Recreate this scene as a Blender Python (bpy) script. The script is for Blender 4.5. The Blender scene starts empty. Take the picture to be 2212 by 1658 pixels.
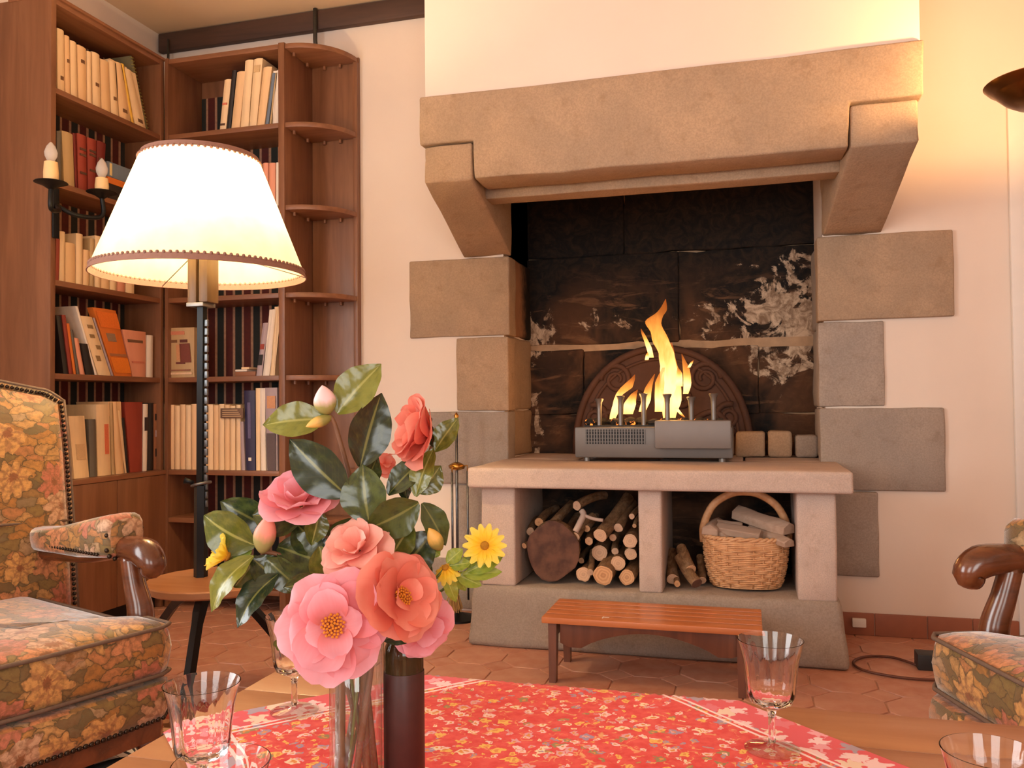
import bpy, bmesh, math, random
from mathutils import Vector, Matrix, noise as mnoise
random.seed(7)
S = bpy.context.scene
COL = S.collection
PI = math.pi

# ---------------------------------------------------------------- camera
FPX, CAMH = 1821.0, 0.90
_yaw, _pit, _rol = math.radians(15.6), math.radians(1.41), math.radians(-0.54)
cf = Vector((-math.sin(_yaw) * math.cos(_pit), math.cos(_yaw) * math.cos(_pit), math.sin(_pit)))
_r = Vector((math.cos(_yaw), math.sin(_yaw), 0))
_u = _r.cross(cf)
cR = _r * math.cos(_rol) + _u * math.sin(_rol)
cU = -_r * math.sin(_rol) + _u * math.cos(_rol)
CAM = Vector((0, 0, CAMH))
cam = bpy.data.cameras.new('camera')
cam.sensor_width = 36.0
cam.lens = FPX / 2212.0 * 36.0
cam.clip_start = 0.02
camo = bpy.data.objects.new('camera', cam)
COL.objects.link(camo)
camo.matrix_world = Matrix(((cR.x, cU.x, -cf.x, CAM.x), (cR.y, cU.y, -cf.y, CAM.y), (cR.z, cU.z, -cf.z, CAM.z), (0, 0, 0, 1)))
S.camera = camo
S.view_settings.view_transform = 'Standard'
S.view_settings.look = 'None'
S.view_settings.gamma = 1.0
S.view_settings.use_curve_mapping = False
S.view_settings.exposure = -0.12

# world: pale daylight sky outside the windows
wd = bpy.data.worlds.new('world'); S.world = wd; wd.use_nodes = True
wd.node_tree.nodes['Background'].inputs[0].default_value = (0.80, 0.88, 1.0, 1)
wd.node_tree.nodes['Background'].inputs[1].default_value = 1.0

def area_light(name, loc, size, power, color, rot):
    l = bpy.data.lights.new(name, 'AREA'); l.shape = 'RECTANGLE'; l.size, l.size_y = size
    l.energy = power; l.color = color
    o = bpy.data.objects.new(name, l); COL.objects.link(o); o.location = loc; o.rotation_euler = rot
    return o
def point_light(name, loc, power, color, r=0.03):
    l = bpy.data.lights.new(name, 'POINT'); l.energy = power; l.color = color; l.shadow_soft_size = r
    o = bpy.data.objects.new(name, l); COL.objects.link(o); o.location = loc
    return o
# daylight entering through the two windows in the wall behind the camera and the one in the wall beyond the bookcase
DAY = (0.99, 0.965, 0.905)
area_light('window_daylight', (-1.2, -2.33, 1.45), (1.3, 1.7), 44, DAY, (math.radians(90), 0, 0))
area_light('window_daylight', (1.2, -2.33, 1.45), (1.3, 1.7), 44, DAY, (math.radians(90), 0, 0))
area_light('window_daylight', (-2.86, 0.1, 1.45), (1.5, 1.7), 72, (.98, .975, .96), (math.radians(90), 0, math.radians(-90)))

def ray(x, y): return cf + cR * ((x - 1106) / FPX) - cU * ((y - 829) / FPX)
def on(x, y, ax, v):
    d = ray(x, y); i = 'XYZ'.index(ax); t = (v - CAM[i]) / d[i]
    return CAM + d * t
def pxd(x, y, d): return CAM + ray(x, y) * d      # point seen at pixel, d metres in front

# ---------------------------------------------------------------- materials
class NT:
    def __init__(s, name):
        s.m = bpy.data.materials.new(name); s.m.use_nodes = True
        s.t = s.m.node_tree; s.n = s.t.nodes; s.b = s.n['Principled BSDF']; s.out = s.n['Material Output']
    def add(s, typ, **kw):
        n = s.n.new(typ)
        for k, v in kw.items(): setattr(n, k, v)
        return n
    def lk(s, a, b): s.t.links.new(a, b)
    def put(s, sock, v):
        if hasattr(v, 'is_output') or isinstance(v, bpy.types.NodeSocket): s.lk(v, sock)
        elif v is not None:
            if isinstance(v, (tuple, list)) and len(v) == 3 and sock.type == 'RGBA': v = (*v, 1)
            sock.default_value = v
    def coord(s, which='Object'): return s.add('ShaderNodeTexCoord').outputs[which]
    def mapping(s, v, scale=(1, 1, 1), loc=(0, 0, 0), rot=(0, 0, 0)):
        n = s.add('ShaderNodeMapping'); s.lk(v, n.inputs['Vector'])
        n.inputs['Scale'].default_value = scale; n.inputs['Location'].default_value = loc; n.inputs['Rotation'].default_value = rot
        return n.outputs[0]
    def noise(s, v, scale, detail=4, rough=.55, dist=0, out='Fac'):
        n = s.add('ShaderNodeTexNoise'); s.lk(v, n.inputs['Vector'])
        n.inputs['Scale'].default_value = scale; n.inputs['Detail'].default_value = detail
        n.inputs['Roughness'].default_value = rough; n.inputs['Distortion'].default_value = dist
        return n.outputs[out]
    def math(s, op, a, b=None, c=None):
        n = s.add('ShaderNodeMath', operation=op)
        s.put(n.inputs[0], a); s.put(n.inputs[1], b)
        if c is not None: s.put(n.inputs[2], c)
        return n.outputs[0]
    def vmath(s, op, a, b=None):
        n = s.add('ShaderNodeVectorMath', operation=op); s.put(n.inputs[0], a)
        if b is not None: s.put(n.inputs[1], b)
        return n.outputs['Value'] if op in ('LENGTH', 'DOT_PRODUCT', 'DISTANCE') else n.outputs[0]
    def sep(s, v):
        n = s.add('ShaderNodeSeparateXYZ'); s.lk(v, n.inputs[0]); return n.outputs
    def comb(s, x, y, z=0.0):
        n = s.add('ShaderNodeCombineXYZ'); s.put(n.inputs[0], x); s.put(n.inputs[1], y); s.put(n.inputs[2], z); return n.outputs[0]
    def mr(s, v, a, b, c=0.0, d=1.0, smooth=True):
        n = s.add('ShaderNodeMapRange', interpolation_type='SMOOTHSTEP' if smooth else 'LINEAR')
        s.put(n.inputs[0], v); s.put(n.inputs[1], a); s.put(n.inputs[2], b); s.put(n.inputs[3], c); s.put(n.inputs[4], d)
        return n.outputs[0]
    def mix(s, f, a, b, blend='MIX'):
        n = s.add('ShaderNodeMix', data_type='RGBA', blend_type=blend)
        s.put(n.inputs[0], f); s.put(n.inputs[6], a); s.put(n.inputs[7], b); return n.outputs[2]
    def ramp(s, f, stops, interp='LINEAR'):
        n = s.add('ShaderNodeValToRGB'); s.lk(f, n.inputs[0]); r = n.color_ramp; r.interpolation = interp
        while len(r.elements) < len(stops): r.elements.new(0.5)
        for e, (p, c) in zip(r.elements, stops): e.position = p; e.color = (*c, 1)
        return n.outputs[0]
    def bump(s, h, strength=.3, dist=.01):
        n = s.add('ShaderNodeBump'); n.inputs['Strength'].default_value = strength; n.inputs['Distance'].default_value = dist
        s.lk(h, n.inputs['Height']); s.lk(n.outputs[0], s.b.inputs['Normal'])
    def set(s, **kw):
        names = dict(color='Base Color', rough='Roughness', metal='Metallic', spec='Specular IOR Level', trans='Transmission Weight',
                     ior='IOR', coat='Coat Weight', coatr='Coat Roughness', emit='Emission Color', estr='Emission Strength', sheen='Sheen Weight',
                     alpha='Alpha', sss='Subsurface Weight')
        for k, v in kw.items(): s.put(s.b.inputs[names[k]], v)
        return s
def srgb(r, g, b):
    f = lambda c: (c / 255 / 12.92) if c / 255 <= .04045 else ((c / 255 + .055) / 1.055) ** 2.4
    return (f(r), f(g), f(b))
def dk(c, k): return tuple(x * k for x in c)
_plain = {}
def plain(color, rough=.6, metal=0.0, var=.12, scale=25, name='paint', **kw):
    key = (tuple(round(c, 3) for c in color), rough, metal, name)
    if key in _plain: return _plain[key]
    t = NT(name); n = t.noise(t.coord(), scale)
    t.set(color=t.mix(n, dk(color, 1 - var), tuple(min(1, c * (1 + var)) for c in color)), rough=rough, metal=metal, **kw)
    _plain[key] = t.m
    return t.m
def wood(name, c1, c2, axis='Z', rough=.4, scale=1.0, coat=0.0, bump=.08):
    t = NT(name); co = t.coord()
    sc = {'X': (2.2, 26, 26), 'Y': (26, 2.2, 26), 'Z': (26, 26, 2.2)}[axis]
    v = t.mapping(co, tuple(x * scale for x in sc))
    a = t.noise(v, 1.0, 6, .6, .6)
    big = t.noise(t.mapping(co, tuple(x * scale * .25 for x in sc)), 1.0, 3, .5, .3)
    col = t.mix(t.mr(a, .3, .72), c1, c2)
    col = t.mix(t.mr(big, .3, .75, 0, .45), col, dk(c1, .62))
    t.set(color=col, rough=t.mr(a, 0, 1, rough - .06, rough + .1), coat=coat, coatr=.15)
    t.bump(a, bump, .004)
    return t.m
def stone(name, c1, c2, c3, sc=1.0, bump=.5):
    t = NT(name); co = t.coord('Object')
    oi = t.add('ShaderNodeObjectInfo').outputs['Random']
    big = t.noise(t.vmath('ADD', co, t.comb(t.math('MULTIPLY', oi, 9.0), 0.0, 3.0)), 4.5 * sc, 4, .6, .4)
    mid = t.noise(co, 17 * sc, 5, .65)
    fine = t.noise(co, 170 * sc, 3, .7)
    col = t.mix(t.mr(big, .32, .68), c1, c2)
    col = t.mix(t.mr(mid, .52, .75, 0, .7), col, c3)
    col = t.mix(t.mr(fine, .35, .65, .0, .35), col, dk(c1, .45))
    col = t.mix(t.math('MULTIPLY', oi, .22), col, dk(c3, .8))
    t.set(color=col, rough=.88, spec=.25)
    t.bump(t.math('ADD', t.math('MULTIPLY', fine, .35), mid), bump, .006)
    return t.m

M = {}
M['plaster'] = (lambda t: (t.set(color=t.mix(t.noise(t.coord(), 3, 4), srgb(230, 213, 198), srgb(237, 222, 208)), rough=.85, spec=.2), t.bump(t.noise(t.coord(), 28, 4), .12, .006), t.m)[-1])(NT('plaster'))
M['ceiling'] = (lambda t: (t.set(color=t.mix(t.noise(t.coord(), 2, 3), srgb(224, 194, 162), srgb(230, 202, 172)), rough=.9, spec=.1), t.bump(t.noise(t.coord(), 20, 3), .08, .006), t.m)[-1])(NT('ceiling_paint'))
M['stone'] = stone('sandstone', srgb(188, 160, 132), srgb(172, 148, 124), srgb(158, 130, 102))
M['stone_grey'] = stone('grey_sandstone', srgb(178, 162, 148), srgb(164, 152, 142), srgb(146, 130, 116))
M['stone_pale'] = stone('pale_granite', srgb(218, 196, 182), srgb(206, 186, 174), srgb(194, 170, 152), 1.6, .35)
M['book_wood'] = wood('bookcase_wood', srgb(142, 96, 68), srgb(116, 74, 50), 'Z', .42, .8, .1)
M['book_wood_y'] = wood('bookcase_shelf_wood', srgb(150, 100, 70), srgb(122, 78, 52), 'Y', .42, .8, .1)
M['book_wood_x'] = wood('bookcase_shelf_wood_across', srgb(150, 100, 70), srgb(122, 78, 52), 'X', .42, .8, .1)
M['beam'] = wood('dark_beam_wood', srgb(84, 58, 46), srgb(62, 44, 36), 'X', .6, .6)
M['pine'] = wood('orange_pine', srgb(212, 132, 82), srgb(190, 108, 60), 'X', .35, .7, .25)
M['pine_dark'] = wood('red_brown_wood', srgb(124, 76, 56), srgb(94, 56, 42), 'Z', .35, .7, .25)
M['table_wood'] = wood('table_wood', srgb(188, 132, 88), srgb(166, 108, 68), 'X', .38, .5, .2)
M['chair_wood'] = wood('polished_walnut', srgb(120, 66, 38), srgb(74, 38, 22), 'X', .22, .8, .6)
M['lamp_wood'] = wood('lamp_block_wood', srgb(108, 82, 56), srgb(80, 58, 38), 'Z', .4, .8)
M['iron'] = plain((.018, .02, .022), .42, .7, name='black_iron')
M['iron_worn'] = plain((.16, .17, .18), .38, .9, .5, 60, name='worn_iron')
M['steel'] = plain((.26, .25, .24), .45, .85, name='grey_steel')
M['heater'] = plain(srgb(112, 107, 104), .42, .25, .06, name='grey_enamel')
M['black'] = plain((.01, .01, .011), .6, name='black_paint')
M['brass'] = plain(srgb(184, 136, 66), .3, 1.0, .2, name='brass')
M['brass_dark'] = plain(srgb(120, 84, 46), .3, 1.0, .3, 18, name='aged_brass')
M['white_paint'] = plain(srgb(232, 226, 218), .5, 0, .03, name='white_paint')
M['trim'] = plain(srgb(150, 112, 98), .8, 0, .15, 90, name='braid_trim')
M['gimp'] = plain(srgb(112, 92, 78), .75, 0, .3, 120, name='grey_gimp')
M['nail'] = plain((.05, .035, .025), .35, .8, name='dark_nails')
M['candle'] = plain(srgb(246, 214, 160), .5, 0, .08, name='candle_sleeve')
M['bulb_glass'] = (lambda t: (t.set(color=(.95, .93, .9), rough=.12, trans=.55, ior=1.3), t.m)[-1])(NT('candle_bulb_glass'))
def thin_glass(name, ior, tint):
    t = NT(name); t.n.remove(t.b)
    fr = t.add('ShaderNodeFresnel'); fr.inputs[0].default_value = ior
    tp = t.add('ShaderNodeBsdfTransparent'); tp.inputs[0].default_value = (*tint, 1)
    gl = t.add('ShaderNodeBsdfGlossy'); gl.inputs['Roughness'].default_value = .015; gl.inputs[0].default_value = (1, 1, 1, 1)
    mx = t.add('ShaderNodeMixShader'); bf = t.add('ShaderNodeNewGeometry').outputs['Backfacing']; t.lk(t.mr(bf, 0.0, 1.0, ior, 1 / ior, False), fr.inputs[0]); t.lk(fr.outputs[0], mx.inputs[0]); t.lk(tp.outputs[0], mx.inputs[1]); t.lk(gl.outputs[0], mx.inputs[2]); t.lk(mx.outputs[0], t.out.inputs[0])
    return t.m
M['glass'] = (lambda t: (t.set(color=(1, 1, 1), rough=0.0, trans=1.0, ior=1.42), t.m)[-1])(NT('crystal'))
M['glass_thin'] = thin_glass('clear_glass', 1.75, (.95, .95, .945))
M['water'] = thin_glass('water', 1.2, (.985, .99, .98))
M['bottle'] = (lambda t: (t.set(color=(.16, .10, .035), rough=.04, trans=.75, ior=1.5), t.m)[-1])(NT('dark_bottle_glass'))
M['terracotta'] = (lambda t: (lambda o, n, f: (t.set(color=t.mix(t.math('MULTIPLY', o, .55), t.mix(t.mr(n, .3, .7), srgb(192, 138, 114), srgb(180, 120, 96)), srgb(204, 154, 130)), rough=t.mr(n, .2, .8, .35, .6), coat=.12, coatr=.3), t.bump(t.math('ADD', n, t.math('MULTIPLY', f, .3)), .15, .004), t.m)[-1])(t.add('ShaderNodeObjectInfo').outputs['Random'], t.noise(t.coord(), 14, 5), t.noise(t.coord(), 90, 3)))(NT('terracotta'))
M['grout'] = plain(srgb(190, 152, 132), .9, 0, .12, 40, name='grout')

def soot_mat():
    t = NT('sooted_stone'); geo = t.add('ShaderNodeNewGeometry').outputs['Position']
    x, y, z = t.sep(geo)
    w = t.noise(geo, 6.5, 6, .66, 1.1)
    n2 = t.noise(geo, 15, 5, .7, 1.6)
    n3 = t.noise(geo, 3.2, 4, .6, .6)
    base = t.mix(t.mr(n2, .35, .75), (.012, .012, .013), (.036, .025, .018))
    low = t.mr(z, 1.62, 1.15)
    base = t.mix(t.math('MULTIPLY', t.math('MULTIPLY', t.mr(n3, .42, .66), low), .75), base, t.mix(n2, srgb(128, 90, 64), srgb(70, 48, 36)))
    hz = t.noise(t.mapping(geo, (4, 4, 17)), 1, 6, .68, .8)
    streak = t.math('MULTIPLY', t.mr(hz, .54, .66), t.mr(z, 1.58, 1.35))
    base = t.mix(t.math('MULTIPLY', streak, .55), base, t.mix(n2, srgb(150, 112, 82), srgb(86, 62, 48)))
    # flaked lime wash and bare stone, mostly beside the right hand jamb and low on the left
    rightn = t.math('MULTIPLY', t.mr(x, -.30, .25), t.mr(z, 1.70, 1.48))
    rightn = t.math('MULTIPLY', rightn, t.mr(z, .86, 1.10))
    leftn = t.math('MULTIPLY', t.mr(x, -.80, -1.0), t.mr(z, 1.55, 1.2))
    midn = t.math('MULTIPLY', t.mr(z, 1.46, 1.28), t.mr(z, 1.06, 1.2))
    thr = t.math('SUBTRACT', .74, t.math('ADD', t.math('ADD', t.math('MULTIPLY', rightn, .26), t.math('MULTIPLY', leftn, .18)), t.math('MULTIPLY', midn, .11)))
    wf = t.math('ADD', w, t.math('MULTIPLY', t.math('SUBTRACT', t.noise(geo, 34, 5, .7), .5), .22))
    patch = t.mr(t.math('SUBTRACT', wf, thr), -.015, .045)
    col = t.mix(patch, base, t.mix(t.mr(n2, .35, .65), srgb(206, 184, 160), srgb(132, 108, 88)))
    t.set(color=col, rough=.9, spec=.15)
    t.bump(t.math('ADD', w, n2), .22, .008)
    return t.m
M['soot'] = soot_mat()
def soot_edge():       # corbel / inner jamb faces, blackened toward the chimney throat
    t = NT('smoked_stone'); geo = t.add('ShaderNodeNewGeometry').outputs['Position']
    x, y, z = t.sep(geo); n = t.noise(geo, 9, 5, .65)
    f = t.mr(t.math('ADD', y, t.math('MULTIPLY', n, .22)), 3.84, 4.0)
    t.set(color=t.mix(f, t.mix(n, srgb(172, 128, 96), srgb(130, 92, 66)), (.02, .016, .013)), rough=.9, spec=.15)
    t.bump(n, .5, .01)
    return t.m
M['smoked'] = soot_edge()

def voro_flower(t, uv, scale, petals, rad, amp, jitter=1.0):
    """returns mask, radius, angle-wave, random colour of a field of flowers in a 2-D coordinate"""
    sc = t.vmath('MULTIPLY', uv, (scale, scale, 0))
    v = t.add('ShaderNodeTexVoronoi', voronoi_dimensions='2D', feature='F1')
    v.inputs['Scale'].default_value = 1.0; v.inputs['Randomness'].default_value = jitter
    t.lk(sc, v.inputs['Vector'])
    d = t.vmath('SUBTRACT', sc, v.outputs['Position'])
    x, y, _ = t.sep(d)
    ang = t.math('ARCTAN2', y, x)
    r = t.math('SQRT', t.math('ADD', t.math('MULTIPLY', x, x), t.math('MULTIPLY', y, y)))
    rr, gg, bb = t.sep(v.outputs['Color'])
    wave = t.math('COSINE', t.math('ADD', t.math('MULTIPLY', ang, float(petals)), t.math('MULTIPLY', rr, 6.28)))
    lim = t.math('MULTIPLY', t.math('ADD', 1.0, t.math('MULTIPLY', wave, amp)), t.math('MULTIPLY', rad, t.math('ADD', .75, t.math('MULTIPLY', gg, .45))))
    q = t.math('DIVIDE', r, lim)
    return q, r, wave, (rr, gg, bb), x, y
def tapestry():
    t = NT('floral_tapestry'); uv = t.coord('UV')
    nz = t.noise(uv, 16, 4, .6, 0, 'Color')
    uvd = t.vmath('ADD', uv, t.vmath('MULTIPLY', t.vmath('SUBTRACT', nz, (.5, .5, .5)), (.055, .055, 0)))
    rot = t.mapping(uvd, (1, 2.2, 1), (0, 0, 0), (0, 0, .7))
    v = t.add('ShaderNodeTexVoronoi', voronoi_dimensions='2D', feature='F1'); v.inputs['Scale'].default_value = 21; t.lk(rot, v.inputs['Vector'])
    e = t.add('ShaderNodeTexVoronoi', voronoi_dimensions='2D', feature='DISTANCE_TO_EDGE'); e.inputs['Scale'].default_value = 21; t.lk(rot, e.inputs['Vector'])
    rr, gg, bb = t.sep(v.outputs['Color'])
    leaf = t.ramp(rr, [(0, srgb(204, 148, 78)), (.2, srgb(186, 128, 62)), (.4, srgb(210, 162, 100)), (.58, srgb(140, 118, 66)), (.76, srgb(202, 136, 84)), (.9, srgb(190, 158, 118))], 'CONSTANT')
    streak = t.noise(t.mapping(rot, (8, 60, 1), (0, 0, 0), (0, 0, .25)), 1.0, 3, .6)
    leaf = t.mix(t.mr(streak, .35, .75, 0, .45), leaf, srgb(126, 96, 56))
    shade = t.mr(e.outputs['Distance'], .0, .3, .35, 0)
    leaf = t.mix(shade, leaf, srgb(118, 90, 52))
    edge = t.mr(e.outputs['Distance'], .005, .06)
    col = t.mix(edge, srgb(92, 76, 46), leaf)
    col = t.mix(t.mr(gg, .76, .82, 0, .8), col, srgb(104, 92, 62))
    q, r, wave, (a, b, c), x, y = voro_flower(t, uvd, 10.5, 8, .44, .2, .8)
    fl = t.ramp(a, [(0, srgb(216, 146, 98)), (.3, srgb(218, 166, 98)), (.55, srgb(200, 122, 96)), (.8, srgb(212, 172, 138))], 'CONSTANT')
    fl = t.mix(t.mr(wave, -1, .2, .6, 0), fl, srgb(150, 98, 66))
    ring = t.math('ABSOLUTE', t.math('SINE', t.math('ADD', t.math('MULTIPLY', q, 6.0), t.math('MULTIPLY', wave, .5))))
    fl = t.mix(t.mr(ring, .4, 0, 0, .45), fl, srgb(150, 98, 62))
    fl = t.mix(t.mr(q, .32, .2), fl, srgb(150, 92, 56))
    keep = t.mr(b, .18, .22)
    out = t.math('MULTIPLY', t.mr(q, 1.08, 1.0), keep)
    col = t.mix(t.math('MULTIPLY', t.math('MULTIPLY', t.mr(q, 1.22, 1.1), keep), .8), col, srgb(94, 78, 50))
    col = t.mix(out, col, fl)
    mott = t.noise(uv, 75, 4, .65)
    col = t.mix(t.mr(mott, .42, .68, 0, .55), col, srgb(112, 82, 48))
    weave = t.noise(uv, 520, 2, .6)
    col = t.mix(t.mr(weave, .3, .7, 0, .15), col, srgb(104, 78, 52))
    t.set(color=col, rough=.6, spec=.5, sheen=1.0)
    t.b.inputs['Sheen Roughness'].default_value = .32  # strong sheen pales the fabric where it is seen at a grazing angle
    t.bump(t.math('ADD', weave, t.math('MULTIPLY', edge, 1.0)), .2, .002)
    return t.m
M['tapestry'] = tapestry()
def cloth_red():
    t = NT('red_printed_cotton'); uv = t.coord('UV')
    x, y, _ = t.sep(uv)
    nz = t.noise(uv, 70, 2, .5, 0, 'Color')
    uvd = t.vmath('ADD', uv, t.vmath('MULTIPLY', t.vmath('SUBTRACT', nz, (.5, .5, .5)), (.022, .022, 0)))
    base = t.mix(t.mr(t.noise(uv, 60, 3), .3, .7), srgb(218, 60, 54), srgb(230, 88, 78))
    n = t.noise(uvd, 34, 2, .45, .6)
    twig = t.mr(t.math('ABSOLUTE', t.math('SUBTRACT', n, .5)), .028, .012)
    twig = t.math('MULTIPLY', twig, t.mr(t.noise(uv, 45, 2), .48, .6))
    col = t.mix(t.math('MULTIPLY', twig, .7), base, srgb(238, 190, 120))
    for sc, rad, pet, amp, keep in ((37, .27, 5, .14, .4), (66, .25, 4, .15, .5), (27, .16, 6, .15, .45)):
        q, r, wave, (a, b, c), _x, _y = voro_flower(t, uvd, sc, pet, rad, amp)
        fc = t.ramp(a, [(0, srgb(246, 214, 206)), (.25, srgb(240, 196, 92)), (.45, srgb(226, 170, 176)), (.62, srgb(160, 150, 176)), (.78, srgb(246, 226, 190)), (.92, srgb(150, 140, 90))], 'CONSTANT')
        fc = t.mix(t.mr(q, .5, .3), fc, srgb(226, 150, 70))
        m = t.math('MULTIPLY', t.mr(q, 1.05, .9), t.mr(c, keep, keep + .02))
        col = t.mix(t.math('MULTIPLY', m, .92), col, fc)
    # border: pale flowery band outside twin white stripes
    half = 0.3677
    d = t.math('SUBTRACT', half, t.math('MAXIMUM', t.math('ABSOLUTE', x), t.math('ABSOLUTE', y)))
    band = t.mr(d, .066, .060)
    q, r, wave, (a, b, c), _x, _y = voro_flower(t, uvd, 30, 5, .46, .3)
    bc = t.ramp(a, [(0, srgb(246, 214, 214)), (.3, srgb(226, 120, 130)), (.5, srgb(240, 214, 190)), (.7, srgb(176, 160, 176)), (.85, srgb(240, 170, 180))], 'CONSTANT')
    pale = t.mix(t.mr(q, 1.0, .85), srgb(226, 92, 100), bc)
    col = t.mix(band, col, pale)
    for c0 in (.064, .075):
        col = t.mix(t.mr(t.math('ABSOLUTE', t.math('SUBTRACT', d, c0)), .0028, .0018), col, srgb(250, 226, 224))
    t.set(color=col, rough=.75, spec=.2, sheen=.1)
    t.bump(t.noise(uv, 900, 2), .15, .001)
    return t.m
M['cloth'] = cloth_red()
def stripes():
    t = NT('striped_backing'); uv = t.coord('UV'); x, y, _ = t.sep(uv)
    f = t.math('FRACT', t.math('MULTIPLY', x, 1 / .098))
    col = t.ramp(f, [(0, (.012, .014, .012)), (.36, srgb(172, 130, 104)), (.48, srgb(84, 24, 18)), (.86, srgb(168, 126, 100))], 'CONSTANT')
    n = t.noise(uv, 60, 3)
    t.set(color=t.mix(t.mr(n, .3, .7, 0, .5), col, t.mix(.5, col, (.01, .008, .008))), rough=.85)
    return t.m
M['stripes'] = stripes()
def leaf_mat(name, c1, c2, rib, rough=.22):
    t = NT(name); uv = t.coord('UV'); x, y, _ = t.sep(uv)
    oi = t.add('ShaderNodeObjectInfo').outputs['Random']
    ay = t.math('ABSOLUTE', t.math('SUBTRACT', y, .5))
    vein = t.math('ABSOLUTE', t.math('SINE', t.math('MULTIPLY', t.math('SUBTRACT', x, t.math('MULTIPLY', ay, .5)), 26.0)))
    n = t.noise(uv, 6, 4)
    col = t.mix(t.mr(t.math('ADD', n, t.math('MULTIPLY', oi, .4)), .45, .95), c1, c2)
    col = t.mix(t.mr(vein, .22, .0, 0, .07), col, rib)
    col = t.mix(t.mr(ay, .045, .015, 0, .8), col, rib)
    t.set(color=col, rough=rough, spec=.5, coat=.1, coatr=.1)
    t.bump(vein, .05, .001)
    return t.m
M['leaf'] = leaf_mat('camellia_leaf', srgb(38, 52, 34), srgb(76, 88, 42), srgb(128, 130, 70))
M['leaf_light'] = leaf_mat('young_camellia_leaf', srgb(82, 92, 38), srgb(122, 124, 50), srgb(166, 164, 92))
M['leaf_daisy'] = leaf_mat('daisy_leaf', srgb(116, 138, 40), srgb(150, 160, 54), srgb(180, 186, 90), .5)
def petal_mat(name, c_in, c_mid, c_out):
    t = NT(name); uv = t.coord('UV'); x, y, _ = t.sep(uv)
    n = t.noise(t.mapping(uv, (1.5, 14, 1)), 1.0, 3)
    col = t.ramp(t.math('ADD', x, t.math('MULTIPLY', t.math('SUBTRACT', n, .5), .25)), [(0, c_in), (.45, c_mid), (1, c_out)])
    t.set(color=col, rough=.55, spec=.3, sheen=.1)
    tr = t.add('ShaderNodeBsdfTranslucent'); t.lk(col, tr.inputs[0])
    mx = t.add('ShaderNodeMixShader'); mx.inputs[0].default_value = .3
    t.lk(t.b.outputs[0], mx.inputs[1]); t.lk(tr.outputs[0], mx.inputs[2]); t.lk(mx.outputs[0], t.out.inputs[0])
    return t.m
M['petal_pink'] = petal_mat('pink_petal', srgb(240, 128, 112), srgb(244, 150, 158), srgb(250, 188, 202))
M['petal_coral'] = petal_mat('coral_petal', srgb(238, 112, 84), srgb(244, 136, 114), srgb(248, 162, 142))
M['petal_peach'] = petal_mat('peach_petal', srgb(242, 136, 116), srgb(246, 162, 146), srgb(250, 196, 182))
M['petal_yellow'] = petal_mat('yellow_petal', srgb(252, 190, 30), srgb(254, 222, 56), srgb(255, 238, 112))
M['stamen'] = plain(srgb(226, 140, 40), .7, 0, .3, 200, name='stamen')
M['daisy_eye'] = plain(srgb(176, 120, 24), .9, 0, .4, 300, name='daisy_eye')
M['stem'] = plain(srgb(126, 84, 56), .6, 0, .35, 60, name='woody_stem')
M['stem_green'] = plain(srgb(98, 112, 52), .55, 0, .25, 60, name='green_stem')
def bud_mat(name, base, tip):
    t = NT(name); uv = t.coord('UV'); x, y, _ = t.sep(uv); n = t.noise(t.mapping(uv, (2, 8, 1)), 1, 3)
    t.set(color=t.ramp(t.math('ADD', x, t.math('MULTIPLY', t.math('SUBTRACT', n, .5), .3)), [(0, base), (.35, base), (.6, tip), (1, tip)]), rough=.5)
    return t.m
M['bud_white'] = bud_mat('pale_bud', srgb(170, 166, 96), srgb(246, 206, 206))
M['bud_pink'] = bud_mat('pink_bud', srgb(160, 150, 92), srgb(240, 150, 130))
M['bud_yellow'] = bud_mat('closed_bud', srgb(150, 140, 70), srgb(230, 180, 90))
def bark_mat(name, c1, c2):
    t = NT(name); co = t.coord(); oi = t.add('ShaderNodeObjectInfo').outputs['Random']
    n = t.noise(t.mapping(co, (60, 8, 60)), 1, 5, .7, .5); m = t.noise(co, 16, 4)
    col = t.mix(t.mr(n, .3, .7), c1, c2); col = t.mix(t.mr(m, .5, .75, 0, .5), col, srgb(196, 176, 156)); col = t.mix(t.math('MULTIPLY', oi, .5), col, dk(c2, .8))
    t.set(color=col, rough=.9, spec=.15); t.bump(n, .7, .006)
    return t.m
M['bark'] = bark_mat('bark', srgb(178, 142, 104), srgb(110, 80, 56))
def cut_mat(name, c1, c2):
    t = NT(name); co = t.coord('UV'); oi = t.add('ShaderNodeObjectInfo').outputs['Random']
    r = t.vmath('LENGTH', co); w = t.math('SINE', t.math('ADD', t.math('MULTIPLY', r, 38.0), t.math('MULTIPLY', t.noise(co, 3), 8.0)))
    col = t.mix(t.mr(w, -1, 1, 0, .5), c1, c2); col = t.mix(t.mr(r, .25, 0, 0, .4), col, dk(c2, .7)); col = t.mix(t.math('MULTIPLY', oi, .5), col, srgb(216, 190, 172))
    t.set(color=col, rough=.85, spec=.15)
    return t.m
M['cut'] = cut_mat('cut_wood', srgb(226, 176, 130), srgb(184, 124, 82))
M['cut_dark'] = (lambda t: (lambda n: (t.set(color=t.mix(t.mr(n, .35, .65), srgb(112, 76, 60), srgb(78, 52, 44)), rough=.9), t.bump(n, .4, .006), t.m)[-1])(t.noise(t.coord(), 16, 5)))(NT('dark_cut_wood'))
M['split'] = (lambda t: (t.set(color=t.mix(t.noise(t.mapping(t.coord(), (8, 60, 60)), 1, 4), srgb(206, 178, 156), srgb(158, 126, 104)), rough=.85), t.m)[-1])(NT('split_wood'))
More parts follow.
